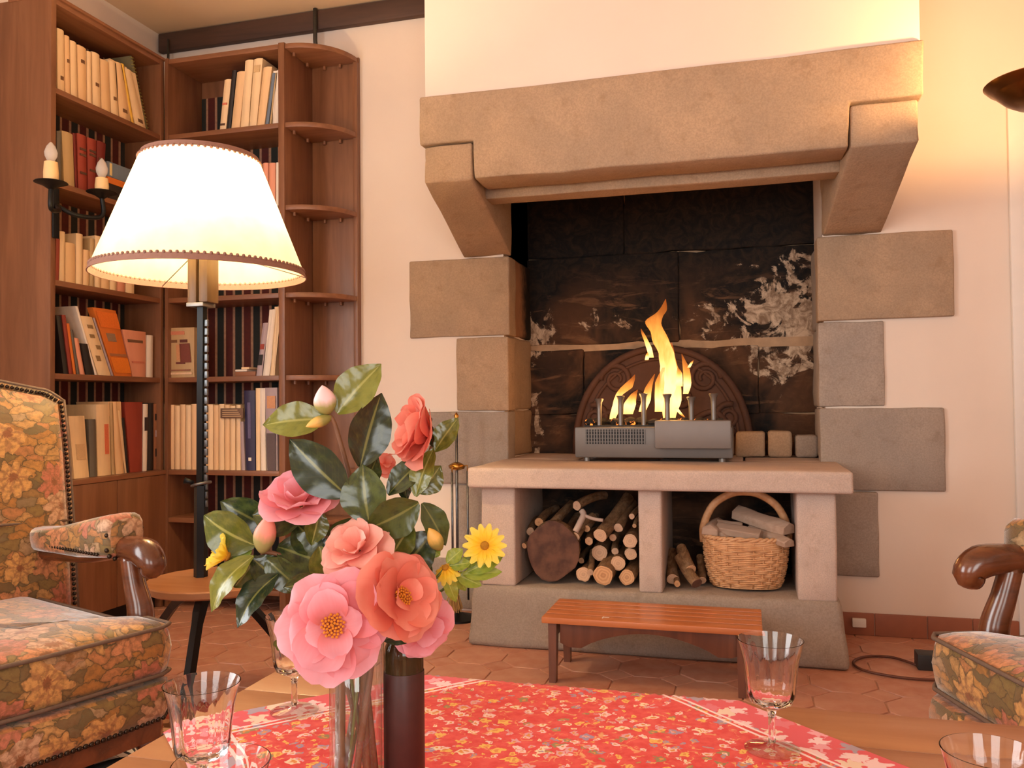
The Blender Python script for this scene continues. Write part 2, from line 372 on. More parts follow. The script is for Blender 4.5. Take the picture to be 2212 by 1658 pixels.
def wicker():
    t = NT('wicker'); co = t.coord(); n = t.noise(co, 40, 3); oi = t.add('ShaderNodeObjectInfo').outputs['Random']
    col = t.mix(t.mr(n, .3, .7), srgb(222, 170, 122), srgb(196, 138, 90)); col = t.mix(t.math('MULTIPLY', oi, .4), col, srgb(226, 178, 132))
    t.set(color=col, rough=.5); return t.m
M['wicker'] = wicker()
def shade_mat():
    t = NT('parchment_shade'); n = t.noise(t.coord(), 7, 4)
    col = t.mix(t.mr(n, .3, .75), srgb(255, 246, 214), srgb(250, 236, 190))
    t.set(color=col, rough=.7)
    tr = t.add('ShaderNodeBsdfTranslucent'); t.lk(col, tr.inputs[0])
    mx = t.add('ShaderNodeMixShader'); mx.inputs[0].default_value = .40
    t.lk(t.b.outputs[0], mx.inputs[1]); t.lk(tr.outputs[0], mx.inputs[2]); t.lk(mx.outputs[0], t.out.inputs[0])
    return t.m
M['shade'] = shade_mat()
def emit(name, color, strength):
    t = NT(name); t.set(color=(0, 0, 0), emit=color, estr=strength); return t.m
M['bulb'] = emit('lit_bulb', (1, .82, .55), 30)
M['ember'] = (lambda t: (lambda n: (t.set(color=(.015, .012, .01), rough=.9, emit=(1, .22, .03), estr=t.mr(n, .55, .72, 0, 6)), t.m)[-1])(t.noise(t.coord(), 45, 3)))(NT('glowing_coal'))
def flame_mat():
    t = NT('flame'); uv = t.coord('UV'); x, y, _ = t.sep(uv)
    geo = t.add('ShaderNodeNewGeometry').outputs['Position']
    n = t.noise(t.mapping(geo, (30, 30, 9)), 1, 3)
    h = t.math('ADD', x, t.math('MULTIPLY', t.math('SUBTRACT', n, .5), .35))
    col = t.ramp(h, [(0, (1, .50, .12)), (.25, (1, .66, .24)), (.55, (1, .36, .06)), (1, (.9, .17, .02))])
    st = t.mr(h, .05, .95, 3.2, 1.0)
    em = t.add('ShaderNodeEmission'); t.lk(col, em.inputs[0]); t.lk(st, em.inputs[1])
    tp = t.add('ShaderNodeBsdfTransparent'); mx = t.add('ShaderNodeMixShader')
    t.lk(t.mr(h, .45, 1.0, .78, .30), mx.inputs[0]); t.lk(tp.outputs[0], mx.inputs[1]); t.lk(em.outputs[0], mx.inputs[2]); t.lk(mx.outputs[0], t.out.inputs[0])
    return t.m
M['flame'] = flame_mat()
def rug_mat():
    t = NT('patterned_rug'); uv = t.coord('UV'); x, y, _ = t.sep(uv)
    q, r, wave, (a, b, c), _x, _y = voro_flower(t, uv, 11, 6, .4, .25)
    col = t.mix(t.mr(q, 1.05, .95), srgb(196, 150, 112), t.ramp(a, [(0, srgb(176, 56, 44)), (.5, srgb(120, 84, 60)), (.8, srgb(214, 180, 150))], 'CONSTANT'))
    s = t.mr(t.math('ABSOLUTE', t.math('SUBTRACT', t.math('FRACT', t.math('MULTIPLY', y, 5.0)), .5)), .14, .11)
    col = t.mix(t.math('MULTIPLY', s, .8), col, srgb(178, 62, 50))
    t.set(color=col, rough=.95, spec=.1); t.bump(t.noise(uv, 300, 2), .3, .003)
    return t.m
M['rug'] = rug_mat()
def dots_mat():
    t = NT('spotted_cloth'); uv = t.coord('UV')
    q, r, wave, (a, b, c), _x, _y = voro_flower(t, uv, 34, 3, .30, .05, .35)
    t.set(color=t.mix(t.mr(q, 1.05, .9), srgb(236, 232, 230), srgb(40, 44, 58)), rough=.8); return t.m
M['dots'] = dots_mat()
# ---------------------------------------------------------------- builders
def wloc(o):
    v = Vector((0, 0, 0))
    while o is not None: v = v + o.location; o = o.parent
    return v
def tag(o, label=None, cat=None, group=None, kind=None):
    if label: o['label'] = label
    if cat: o['category'] = cat
    if group: o['group'] = group
    if kind: o['kind'] = kind
    return o
def empty(name, loc, label=None, cat=None, group=None):
    o = bpy.data.objects.new(name, None); COL.objects.link(o); o.location = loc; o.empty_display_size = .05
    return tag(o, label, cat, group)
def link_mesh(name, me, parent=None, origin=None):
    """mesh given in world coordinates: recentre on its own base and link"""
    vs = me.vertices
    if origin is None:
        xs = [v.co.x for v in vs]; ys = [v.co.y for v in vs]; zs = [v.co.z for v in vs]
        origin = Vector(((min(xs) + max(xs)) / 2, (min(ys) + max(ys)) / 2, min(zs)))
    origin = Vector(origin)
    me.transform(Matrix.Translation(-origin))
    o = bpy.data.objects.new(name, me); COL.objects.link(o)
    if parent is not None:
        o.parent = parent; o.location = origin - wloc(parent)
    else: o.location = origin
    return o
def mk(name, verts, faces, mat, parent=None, smooth=False, uvs=None, boxuv=False, xf=None, origin=None, mats=None, fmi=None, angle=None):
    if xf is not None: verts = [xf(Vector(v)) for v in verts]
    me = bpy.data.meshes.new(name)
    me.from_pydata([tuple(v) for v in verts], [], faces)
    for m in (mats or [mat]): me.materials.append(m)
    if fmi: me.polygons.foreach_set('material_index', fmi)
    if smooth:
        me.polygons.foreach_set('use_smooth', [True] * len(me.polygons))
        if angle: me.set_sharp_from_angle(angle=math.radians(angle))
    if uvs is not None:
        ul = me.uv_layers.new(name='uv')
        for l in me.loops: ul.data[l.index].uv = uvs[l.vertex_index]
    elif boxuv: box_uv(me)
    return link_mesh(name, me, parent, origin)
def box_uv(me, basis=None):
    ul = me.uv_layers.new(name='uv') if not me.uv_layers else me.uv_layers[0]
    for p in me.polygons:
        n = p.normal; a = max(range(3), key=lambda i: abs(n[i]))
        for li in p.loop_indices:
            c = me.vertices[me.loops[li].vertex_index].co
            ul.data[li].uv = ((c.y, c.z), (c.x, c.z), (c.x, c.y))[a]
class Mb:
    """collects shapes for one mesh"""
    def __init__(s): s.v = []; s.f = []; s.mi = []; s.cur = 0
    def raw(s, vs, fs):
        o = len(s.v); s.v += [Vector(v) for v in vs]; s.f += [tuple(i + o for i in f) for f in fs]; s.mi += [s.cur] * len(fs); return s
    def box(s, a, b):
        x0, y0, z0 = a; x1, y1, z1 = b
        vs = [(x0, y0, z0), (x1, y0, z0), (x1, y1, z0), (x0, y1, z0), (x0, y0, z1), (x1, y0, z1), (x1, y1, z1), (x0, y1, z1)]
        return s.raw(vs, [(0, 3, 2, 1), (4, 5, 6, 7), (0, 1, 5, 4), (1, 2, 6, 5), (2, 3, 7, 6), (3, 0, 4, 7)])
    def prism(s, poly, ax, t0, t1):
        """poly in the two other axes (in xyz order), extruded along ax"""
        n = len(poly)
        def P(p, t): return {'X': (t, p[0], p[1]), 'Y': (p[0], t, p[1]), 'Z': (p[0], p[1], t)}[ax]
        vs = [P(p, t0) for p in poly] + [P(p, t1) for p in poly]
        return s.raw(vs, [tuple(range(n))[::-1], tuple(range(n, 2 * n))] + [(i, (i + 1) % n, n + (i + 1) % n, n + i) for i in range(n)])
    def tube(s, pts, rad, seg=8, closed=False, squash=1.0, up=(0, 0, 1)):
        pts = [Vector(p) for p in pts]; n = len(pts)
        if not isinstance(rad, (list, tuple)): rad = [rad] * n
        o = len(s.v); prev = None
        for i, p in enumerate(pts):
            a = pts[(i - 1) % n] if (i > 0 or closed) else p
            b = pts[(i + 1) % n] if (i < n - 1 or closed) else p
            d = (b - a).normalized()
            if prev is None:
                ref = Vector(up) if abs(d.dot(Vector(up))) < .9 else Vector((1, 0, 0))
                x = d.cross(ref).normalized()
            else: x = (prev - d * prev.dot(d)).normalized()
            prev = x; y = d.cross(x)
            for k in range(seg):
                t = 2 * PI * k / seg
                s.v.append(p + (x * math.cos(t) + y * math.sin(t) * squash) * rad[i])
        fs = []
        for i in range(n if closed else n - 1):
            for k in range(seg):
                a = i * seg + k; b = i * seg + (k + 1) % seg; c = ((i + 1) % n) * seg + (k + 1) % seg; d = ((i + 1) % n) * seg + k
                fs.append((a, b, c, d))
        if not closed: fs += [tuple(range(seg))[::-1], tuple(range((n - 1) * seg, n * seg))]
        s.f += [tuple(i + o for i in f) for f in fs]; s.mi += [s.cur] * len(fs)
        return s
    def lathe(s, prof, c=(0, 0, 0), seg=24, caps=True, mod=None):
        """prof: [(r,z)], around z through c; mod(i,theta)->radius factor"""
        o = len(s.v); n = len(prof)
        for i, (r, z) in enumerate(prof):
            for k in range(seg):
                t = 2 * PI * k / seg; m = mod(i, t) if mod else 1
                s.v.append(Vector((c[0] + r * m * math.cos(t), c[1] + r * m * math.sin(t), c[2] + z)))
        fs = [(i * seg + k, i * seg + (k + 1) % seg, (i + 1) * seg + (k + 1) % seg, (i + 1) * seg + k) for i in range(n - 1) for k in range(seg)]
        if caps: fs += [tuple(range(seg))[::-1], tuple(range((n - 1) * seg, n * seg))]
        s.f += [tuple(i + o for i in f) for f in fs]; s.mi += [s.cur] * len(fs)
        return s
    def ball(s, c, r, seg=8, rings=5, sc=(1, 1, 1)):
        prof = [(math.sin(PI * i / rings), -math.cos(PI * i / rings)) for i in range(rings + 1)]
        o = len(s.v); s.lathe([(max(p[0], 1e-4) * r, p[1] * r) for p in prof], (0, 0, 0), seg, True)
        for i in range(o, len(s.v)):
            v = s.v[i]; s.v[i] = Vector((c[0] + v.x * sc[0], c[1] + v.y * sc[1], c[2] + v.z * sc[2]))
        return s
    def grid(s, rows):
        """rows: list of equal length point lists"""
        o = len(s.v); m = len(rows[0])
        for r in rows: s.v += [Vector(p) for p in r]
        fs = [(i * m + j, i * m + j + 1, (i + 1) * m + j + 1, (i + 1) * m + j) for i in range(len(rows) - 1) for j in range(m - 1)]
        s.f += [tuple(i + o for i in f) for f in fs]; s.mi += [s.cur] * len(fs)
        return s
    def build(s, name, mat, parent=None, bevel=0, bseg=2, xf=None, **kw):
        if kw.get('mats'): kw['fmi'] = s.mi
        o = mk(name, s.v, s.f, mat, parent, xf=xf, **kw)
        if bevel: do_bevel(o.data, bevel, bseg)
        if kw.get('boxuv') and bevel: box_uv(o.data)
        return o
def do_bevel(me, w, seg=2):
    bm = bmesh.new(); bm.from_mesh(me); bmesh.ops.remove_doubles(bm, verts=bm.verts, dist=1e-5)
    bmesh.ops.recalc_face_normals(bm, faces=bm.faces)
    es = [e for e in bm.edges if len(e.link_faces) == 2 and e.calc_face_angle(0) > .5]
    bmesh.ops.bevel(bm, geom=es, offset=w, segments=seg, profile=.6, affect='EDGES', clamp_overlap=True)
    bm.to_mesh(me); bm.free()
    me.polygons.foreach_set('use_smooth', [True] * len(me.polygons)); me.set_sharp_from_angle(angle=math.radians(35))
def rbox(name, a, b, mat, parent=None, bevel=.004, bseg=2, **kw):
    return Mb().box(a, b).build(name, mat, parent, bevel, bseg, **kw)
def rock(name, verts8, mat, parent=None, cuts=5, amp=.006, bevel=.018, seed=0, freq=9):
    """a dressed stone from 8 corners (bottom ring, top ring): rounded edges, uneven faces"""
    me = bpy.data.meshes.new(name)
    me.from_pydata([tuple(v) for v in verts8], [], [(0, 3, 2, 1), (4, 5, 6, 7), (0, 1, 5, 4), (1, 2, 6, 5), (2, 3, 7, 6), (3, 0, 4, 7)])
    bm = bmesh.new(); bm.from_mesh(me)
    bmesh.ops.recalc_face_normals(bm, faces=bm.faces)
    bmesh.ops.bevel(bm, geom=list(bm.edges), offset=bevel, segments=2, profile=.5, affect='EDGES', clamp_overlap=True)
    bmesh.ops.subdivide_edges(bm, edges=[e for e in bm.edges if e.calc_length() > .05], cuts=cuts, use_grid_fill=True)
    bm.normal_update()
    for v in bm.verts:
        q = v.co * freq + Vector((seed * 3.7, seed * 1.3, 0))
        v.co += v.normal * (mnoise.noise(q) * amp + mnoise.noise(q * 3.1) * amp * .4)
    bm.to_mesh(me); bm.free()
    me.materials.append(mat)
    me.polygons.foreach_set('use_smooth', [True] * len(me.polygons)); me.set_sharp_from_angle(angle=math.radians(50))
    return link_mesh(name, me, parent)
def corners(a, b):
    x0, y0, z0 = a; x1, y1, z1 = b
    return [(x0, y0, z0), (x1, y0, z0), (x1, y1, z0), (x0, y1, z0), (x0, y0, z1), (x1, y0, z1), (x1, y1, z1), (x0, y1, z1)]
def copy_tree(o, dloc, parent=None):
    c = o.copy(); COL.objects.link(c); c.parent = parent
    if parent is None: c.location = o.location + Vector(dloc)
    for ch in list(o.children): copy_tree(ch, dloc, c)
    return c
ORD = ['first', 'second', 'third', 'fourth', 'fifth', 'sixth', 'seventh', 'eighth', 'ninth', 'tenth', 'eleventh', 'twelfth', 'thirteenth', 'fourteenth', 'fifteenth', 'sixteenth', 'seventeenth', 'eighteenth', 'nineteenth', 'twentieth']
def catmull(pts, n):
    pts = [Vector(p) for p in pts]; P = [pts[0] * 2 - pts[1]] + pts + [pts[-1] * 2 - pts[-2]]; out = []
    for i in range(1, len(P) - 2):
        for k in range(n):
            t = k / n; a, b, c, d = P[i - 1:i + 3]
            out.append(.5 * ((2 * b) + (c - a) * t + (2 * a - 5 * b + 4 * c - d) * t * t + (3 * b - a - 3 * c + d) * t ** 3))
    out.append(pts[-1]); return out
def lerp_list(vals, n):
    out = []
    for i in range(len(vals) - 1):
        for k in range(n): out.append(vals[i] + (vals[i + 1] - vals[i]) * k / n)
    return out + [vals[-1]]
# ---------------------------------------------------------------- the room
WY, XL, XR, YF, ZC = 3.53, -2.78, 3.0, -2.4, 2.75
FX0, FX1 = -1.02, .295            # firebox opening
def struct(o): return tag(o, kind='structure')
m = Mb()
m.box((XL - .3, WY, 0), (FX0, WY + .6, ZC)).box((FX1, WY, 0), (XR + .2, WY + .6, ZC)).box((FX0, WY, 2.0), (FX1, WY + .6, ZC)).box((FX0, WY + .5, 0), (FX1, WY + .6, 2.0))
struct(m.build('wall_back', M['plaster']))
def wall_with_holes(name, ax, t0, t1, lo, hi, holes):
    m = Mb(); cur = lo
    def bx(a, b, z0, z1):
        if ax == 'Y': m.box((a, t0, z0), (b, t1, z1))
        else: m.box((t0, a, z0), (t1, b, z1))
    for a, b in holes:
        bx(cur, a, 0, ZC); bx(a, b, 0, .55); bx(a, b, 2.35, ZC); cur = b
    bx(cur, hi, 0, ZC)
    return struct(m.build(name, M['plaster']))
wall_with_holes('wall_front', 'Y', YF - .2, YF, XL - .3, XR + .2, [(-1.9, -.5), (.5, 1.9)])
wall_with_holes('wall_right', 'X', XR, XR + .2, YF, WY, [])
wall_with_holes('wall_left', 'X', XL - .3, XL - .15, YF, 2.64, [(-.7, .9)])
struct(Mb().box((XL - .3, 2.64, 0), (XL, WY, ZC)).build('wall_corner', M['plaster']))
struct(Mb().box((XL - .3, YF - .2, ZC), (XR + .2, WY + .6, ZC + .1)).build('ceiling', M['ceiling']))
for i, (ax, t, a, b) in enumerate((('Y', YF - .12, -1.9, -.5), ('Y', YF - .12, .5, 1.9), ('X', XL - .24, -.7, .9))):
    w = Mb()
    def wb(p, q, z0, z1, d=.025):
        if ax == 'Y': w.box((p, t - d, z0), (q, t + d, z1))
        else: w.box((t - d, p, z0), (t + d, q, z1))
    wb(a, a + .06, .55, 2.35); wb(b - .06, b, .55, 2.35); wb(a, b, .55, .61); wb(a, b, 2.29, 2.35); wb((a + b) / 2 - .05, (a + b) / 2 + .05, .61, 2.29); wb(a, b, 1.4, 1.44, .015)
    struct(w.build('window_%d' % (i + 1), M['white_paint']))
# chimney breast above the stone lintel: front, cheeks, hollow inside
m = Mb().box((-1.150, 2.935, 2.045), (.553, 3.06, ZC)).box((-1.150, 3.06, 1.90), (-1.05, WY, ZC)).box((.45, 3.06, 1.90), (.553, WY, ZC))
struct(m.build('wall_chimney', M['plaster'], bevel=.01, bseg=2))
# dark beam at the top of the wall and the conduit on it
struct(rbox('trim_1', (XL + .01, WY - .035, 2.652), (-1.15, WY, 2.742), M['beam'], bevel=.005))
struct(Mb().tube([(-1.905, WY - .045, 2.745), (-1.905, WY - .045, 2.60), (-1.905, WY - .03, 2.508)], .010, 8).build('trim_2', plain(srgb(66, 62, 54), .5, .3, name='conduit'), smooth=True))
struct(Mb().tube([(-2.70, WY - .05, 2.70), (-2.70, WY - .05, 2.52)], .006, 8).build('trim_3', plain(srgb(66, 62, 54), .5, .3, name='conduit'), smooth=True))
# white painted door casing at the right hand end of the wall
struct(rbox('trim_4', (.952, WY - .022, 0), (1.02, WY, 2.12), M['white_paint'], bevel=.006))
dr = struct(rbox('door_1', (1.02, WY - .014, .0), (1.82, WY, 2.08), plain(srgb(216, 212, 208), .5, 0, .03, name='door_paint'), bevel=.006))
for z0, z1 in ((.15, .85), (1.0, 1.95)):
    Mb().box((1.12, WY - .022, z0), (1.72, WY - .013, z1)).build('door_panel', M['white_paint'], dr, bevel=.006)
struct(rbox('trim_5', (1.82, WY - .022, 0), (1.89, WY, 2.12), M['white_paint'], bevel=.006))
# terracotta skirting, tile by tile, with a socket on it
bb = struct(Mb().box((.30, WY - .012, 0), (.952, WY, .082)).build('baseboard_back', M['grout']))
for a, b in ((.302, .455), (.458, .640), (.643, .795), (.798, .951)):
    rbox('skirting_tile', (a, WY - .018, .0), (b, WY - .004, .084), plain(srgb(152, 92, 66), .5, 0, .2, 14, name='skirting_tile'), bb, bevel=.003)
sk = rbox('socket', (.375, WY - .034, .032), (.425, WY - .018, .066), M['white_paint'], bevel=.004)
tag(sk, 'small white socket fixed to the terracotta skirting beside the hearth', 'socket')

# floor: grout bed with octagon tiles and small square insets
fl = struct(Mb().box((XL - .3, YF - .2, -.1), (XR + .2, WY + .05, -.004)).build('floor', M['grout'], origin=(0, 0, 0)))
PT, C0 = .205, .060                # pitch, corner cut
def octagon(s, c, z0, z1, g=.0022):
    h = s / 2 - g; k = h - c + g * .4
    poly = [(-k, -h), (k, -h), (h, -k), (h, k), (k, h), (-k, h), (-h, k), (-h, -k)]
    return Mb().prism(poly, 'Z', z0, z1)
oc = octagon(PT, C0, -.02, 0)
sq = Mb().prism([(0, -C0 + .004), (C0 - .004, 0), (0, C0 - .004), (-C0 + .004, 0)], 'Z', -.02, -.0006)
def tile_proto(mb, name, bev):
    o = mb.build(name, M['terracotta'], fl, origin=(0, 0, 0)); do_bevel(o.data, bev, 1); return o
proto = {'tile': tile_proto(oc, 'tile', .0018), 'inset_tile': tile_proto(sq, 'inset_tile', .0015)}
used = {'tile': False, 'inset_tile': False}
def vis(p):
    d = Vector(p) - CAM; zz = d.dot(cf)
    if zz < .4: return False
    x = 1106 + FPX * d.dot(cR) / zz; y = 829 - FPX * d.dot(cU) / zz
    return -40 < x < 2260 and y < 1720 and not (p[1] < 1.22 and p[0] > -.85) and not (x < 330 and p[1] > 2.3) and not (-1.0 < p[0] < .3 and p[1] > 3.1)
rest = Mb()
OX, OY = .075, 3.53 - 17 * PT
cnt = {'tile': 0, 'inset_tile': 0}
for i in range(-14, 15):
    for j in range(-30, 19):
        for kind, ox, oy in (('tile', 0, 0), ('inset_tile', PT / 2, PT / 2)):
            x, y = OX + i * PT + ox, OY + j * PT + oy
            if not (XL < x < XR and YF < y < WY + .05): continue
            z = random.uniform(-.0007, .0007)
            if vis((x, y, 0)) and cnt[kind] < 295:
                cnt[kind] += 1
                o = proto[kind]
                if used[kind]: o = o.copy(); COL.objects.link(o); o.parent = fl
                used[kind] = True
                o.location = Vector((x, y, z)) - fl.location
            else:
                src = oc if kind == 'tile' else sq
                rest.raw([v + Vector((x, y, -.0006)) for v in src.v], src.f)
tag(rest.build('floor_tiles', M['terracotta'], fl), kind='stuff')

# ---------------------------------------------------------------- the fireplace
fp = empty('fireplace', (-.36, 3.3, 0), 'stone fireplace with heavy lintel, corbels and raised hearth', 'fireplace')
ST, SG, SP = M['stone'], M['stone_grey'], M['stone_pale']
def block(name, a, b, mat, seed, **kw): return rock(name, corners(a, b), mat, fp, seed=seed, **kw)
# lintel: long stone that steps down between the corbels
lin = [(-1.164, 1.872), (-.955, 1.872), (-.953, 1.728), (.328, 1.728), (.334, 1.876), (.556, 1.876), (.558, 2.052), (-1.164, 2.052)]
me = bpy.data.meshes.new('lintel')
mb = Mb().prism([(x, z) for x, z in lin], 'Y', 2.92, 3.09)
me.from_pydata([tuple(v) for v in mb.v], [], mb.f)
bm = bmesh.new(); bm.from_mesh(me); bmesh.ops.recalc_face_normals(bm, faces=bm.faces)
bmesh.ops.bevel(bm, geom=[e for e in bm.edges if e.calc_face_angle(0) > .3], offset=.007, segments=2, profile=.5, affect='EDGES', clamp_overlap=True)
bmesh.ops.triangulate(bm, faces=[f for f in bm.faces if len(f.verts) > 4])
for _ in range(3): bmesh.ops.subdivide_edges(bm, edges=[e for e in bm.edges if e.calc_length() > .06], cuts=1)
bmesh.ops.triangulate(bm, faces=bm.faces); bm.normal_update()
for v in bm.verts:
    q = v.co * 8; v.co += v.normal * (mnoise.noise(q) * .005 + mnoise.noise(q * 3) * .002)
    if v.co.z < 1.78: v.co.z += mnoise.noise(Vector((v.co.x * 9, 1, 2))) * .006
bm.to_mesh(me); bm.free(); me.materials.append(ST)
me.polygons.foreach_set('use_smooth', [True] * len(me.polygons)); me.set_sharp_from_angle(angle=math.radians(50))
link_mesh('lintel', me, fp)
# corbels
def corbel(xf0, xf1, xw0, xw1, seed):
    yf, yw = 2.928, WY + .02
    def P(t, s, z):      # t 0 front..1 wall, s 0 left..1 right
        x = (xf0 + (xf1 - xf0) * s) * (1 - t) + (xw0 + (xw1 - xw0) * s) * t
        return (x, yf + (yw - yf) * t, z)
    rock('corbel', [P(0, 0, 1.730), P(0, 1, 1.730), P(1, 1, 1.548), P(1, 0, 1.548), P(0, 0, 1.866), P(0, 1, 1.866), P(1, 1, 1.866), P(1, 0, 1.866)], M['smoked'] if seed > 90 else ST, fp, seed=seed, amp=.005, bevel=.008)
corbel(-1.150, -.962, -1.205, -.985, 2)
corbel(.338, .540, .293, .513, 5)
# inner lintel behind the big one
block('inner_lintel', (-.985, 3.12, 1.700), (.325, 3.22, 1.90), ST, 8, amp=.006, bevel=.005)
# cheeks inside the hood above the corbels, sooty
Mb().box((-1.06, 3.09, 1.866), (-1.0, WY, 2.7)).build('hood_cheek', M['soot'], fp)
Mb().box((.31, 3.09, 1.866), (.37, WY, 2.7)).build('hood_cheek', M['soot'], fp)
Mb().box((-1.0, 3.225, 1.90), (.31, 3.25, 2.7)).build('hood_lining', M['soot'], fp)
# jamb stones, long and short, slightly proud of the plaster
YS = WY - .012
for k, (x0, x1, z0, z1, mat) in enumerate((
        (-1.457, -.992, 1.203, 1.548, ST), (-1.236, -.998, .876, 1.196, ST), (-1.46, -1.0, .556, .870, SG), (-1.24, -1.0, .232, .550, SG), (-1.36, -1.0, .01, .226, SG),
        (.272, .760, 1.219, 1.549, ST), (.272, .512, .881, 1.212, SG), (.272, .717, .556, .874, SG), (.272, .478, .224, .549, SG))):
    block('jamb_stone', (x0, YS - .004 * (k % 3), z0), (x1, WY + .10, z1), mat, 20 + k, bevel=.006, amp=.004)
# reveals of the opening
for k, (z0, z1) in enumerate(((.668, .874), (.878, 1.206), (1.21, 1.56))):
    block('reveal_stone', (FX0 - .10, WY + .06, z0), (FX0 + .012, 3.97, z1), M['smoked'] if k == 2 else ST, 40 + k, amp=.006, bevel=.012)
    block('reveal_stone', (FX1 - .012, WY + .06, z0), (FX1 + .10, 3.97, z1), SG, 50 + k, amp=.006, bevel=.012)
# back of the firebox, course by course
k = 0
for z0, z1, xs in ((.64, .848, (-1.04, -.62, -.1, .32)), (.852, 1.156, (-1.04, -.75, .05, .32)), (1.186, 1.60, (-1.04, -.3, .32)), (1.604, 2.02, (-1.04, -.55, .32))):
    for a, b in zip(xs, xs[1:]):
        block('fireback_stone', (a + .002, 3.95 + .006 * (k % 3), z0), (b - .002, 4.05, z1), M['soot'], 60 + k, amp=.010, bevel=.006, cuts=7); k += 1
Mb().box((-1.04, 3.982, .6), (.32, 4.03, 2.0)).box((-1.04, 3.957, 1.15), (.32, 4.03, 1.192)).build('mortar', plain(srgb(176, 146, 116), .9, 0, .4, 20, name='mortar'), fp)
Mb().box((FX0 - .1, WY - .0, 1.56), (FX0 + .0, 3.98, 2.0)).build('throat_side', M['soot'], fp)
Mb().box((FX1 - .0, WY - .0, 1.56), (FX1 + .1, 3.98, 2.0)).build('throat_side', M['soot'], fp)
Mb().box((FX0, WY - .3, 2.001), (FX1, 4.0, 2.05)).build('throat_top', M['black'], fp)
# base plinth, piers and the hearth slab
rock('plinth', [(-1.03, 3.025, 0), (.318, 3.025, 0), (.318, WY, 0), (-1.03, WY, 0), (-1.012, 3.04, .222), (.292, 3.04, .228), (.292, WY, .228), (-1.012, WY, .222)], SG, fp, seed=71, amp=.006, cuts=8)
for k, (x0, x1) in enumerate(((-.978, -.845), (-.385, -.302), (.156, .283))):
    block('pier', (x0, 3.052, .222), (x1, WY, .594), SP, 75 + k, amp=.002, bevel=.008)
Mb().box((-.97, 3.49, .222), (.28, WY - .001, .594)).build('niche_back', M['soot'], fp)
for x0, x1 in ((-1.002, -.975), (.282, .300)): pass
block('hearth_slab', (-1.014, 2.995, .592), (.334, 3.50, .667), SP, 81, amp=.0025, bevel=.010)
# hearth floor of stone flags inside the opening
for k, (x0, x1) in enumerate(((-1.02, -.70), (-.697, -.36), (-.357, -.02), (-.017, .295))):
    block('hearth_flag', (x0 + .002, 3.503, .60), (x1 - .002, 3.97, .666 - .002 * (k % 2)), SP, 84 + k, amp=.002, bevel=.006)

# cast iron fireback, half round with scrolls
fb = empty('fireback', (-.385, 3.93, .667), 'rust brown half-round cast iron fireback with scroll relief', 'fireback')
RU = plain(srgb(86, 56, 42), .8, .1, .5, 14, name='rusty_cast_iron')
def arcpts(r, h, n=36, x0=-.385, z0=.668): return [(x0 + r * math.cos(PI - PI * i / n), z0 + h * math.sin(PI * i / n) ** .85) for i in range(n + 1)]
Mb().prism(arcpts(.41, .50), 'Y', 3.905, 3.935).build('plate', RU, fb, bevel=.006)
Mb().tube([(x, 3.90, z) for x, z in arcpts(.395, .485)], .016, 8).build('rim', RU, fb, smooth=True)
Mb().tube([(x, 3.902, z) for x, z in arcpts(.35, .435)], .008, 6).build('rim', RU, fb, smooth=True)
for s in (-1, 1):
    for cx, cz, r, tn, ph in ((.20, .345, .075, 1.6, 0), (.30, .17, .06, 1.5, 1.2), (.10, .26, .05, 1.4, 2.6)):
        pts = []
        for i in range(26):
            u = i / 25; a = ph + u * tn * 2 * PI; rr = r * (1 - .78 * u)
            pts.append((-.385 + s * (cx + rr * math.cos(a)), 3.90, .667 + cz + rr * math.sin(a)))
        Mb().tube(pts, [.015 - .008 * i / 25 for i in range(26)], 7).build('scroll', RU, fb, smooth=True)
    Mb().tube(catmull([(-.385 + s * .05, 3.9, .70), (-.385 + s * .12, 3.9, .80), (-.385 + s * .24, 3.9, .86), (-.385 + s * .33, 3.9, .76)], 6), .014, 7).build('scroll', RU, fb, smooth=True)

# gas fire / heater box standing on the hearth
ht = empty('gas_fire', (-.37, 3.5, .667), 'grey metal fire box with grille and pegs burning on the hearth', 'gas fire')
HY = 3.40
rbox('body', (-.685, HY, .682), (-.058, HY + .26, .806), M['heater'], ht, bevel=.008)
rbox('control_box', (-.355, HY - .045, .722), (-.063, HY + .10, .832), plain(srgb(124, 116, 112), .42, .25, .05, name='control_enamel'), ht, bevel=.006)
g = Mb().box((-.640, HY - .002, .738), (-.398, HY + .004, .796)).build('grille_recess', M['black'], ht)
for i in range(22): Mb().box((-.639 + i * .0113, HY - .005, .738), (-.6345 + i * .0113, HY - .001, .796)).build('grille_bar', M['heater'], ht)
for i in range(4): Mb().box((-.640, HY - .006, .745 + i * .0145), (-.398, HY - .002, .7475 + i * .0145)).build('grille_bar', M['heater'], ht)
for x in (-.64, -.10):
    for y in (HY + .03, HY + .22): Mb().lathe([(.014, 0), (.014, .016)], (x, y, .667), 10).build('foot', M['steel'], ht)
for px, py in ((1294, 862), (1340, 856), (1390, 850), (1441, 852), (1493, 858), (1541, 851)):
    p = on(px, py, 'Y', HY + .06)
    Mb().lathe([(.010, .806), (.010, p.z - .04), (.012, p.z - .015), (.019, p.z), (.017, p.z + .003)], (p.x, p.y, 0), 10).build('peg', M['steel'], ht, smooth=True, angle=40)
Mb().box((-.655, HY + .05, .800), (-.09, HY + .22, .812)).build('burner_bed', M['black'], ht)
for i in range(26):
    x = random.uniform(-.64, -.10); y = random.uniform(HY + .07, HY + .2); r = random.uniform(.014, .026)
    c = Mb().ball((0, 0, 0), r, 7, 4, (1.2, 1, .8))
    for v in c.v: v += Vector((x, y, .812 + r * .5)) + Vector([mnoise.noise(v * 90 + Vector((i, 0, 0))) * .008] * 3)
    c.build('coal', M['ember'] if i % 2 else plain((.02, .018, .017), .85, name='coal'), ht)
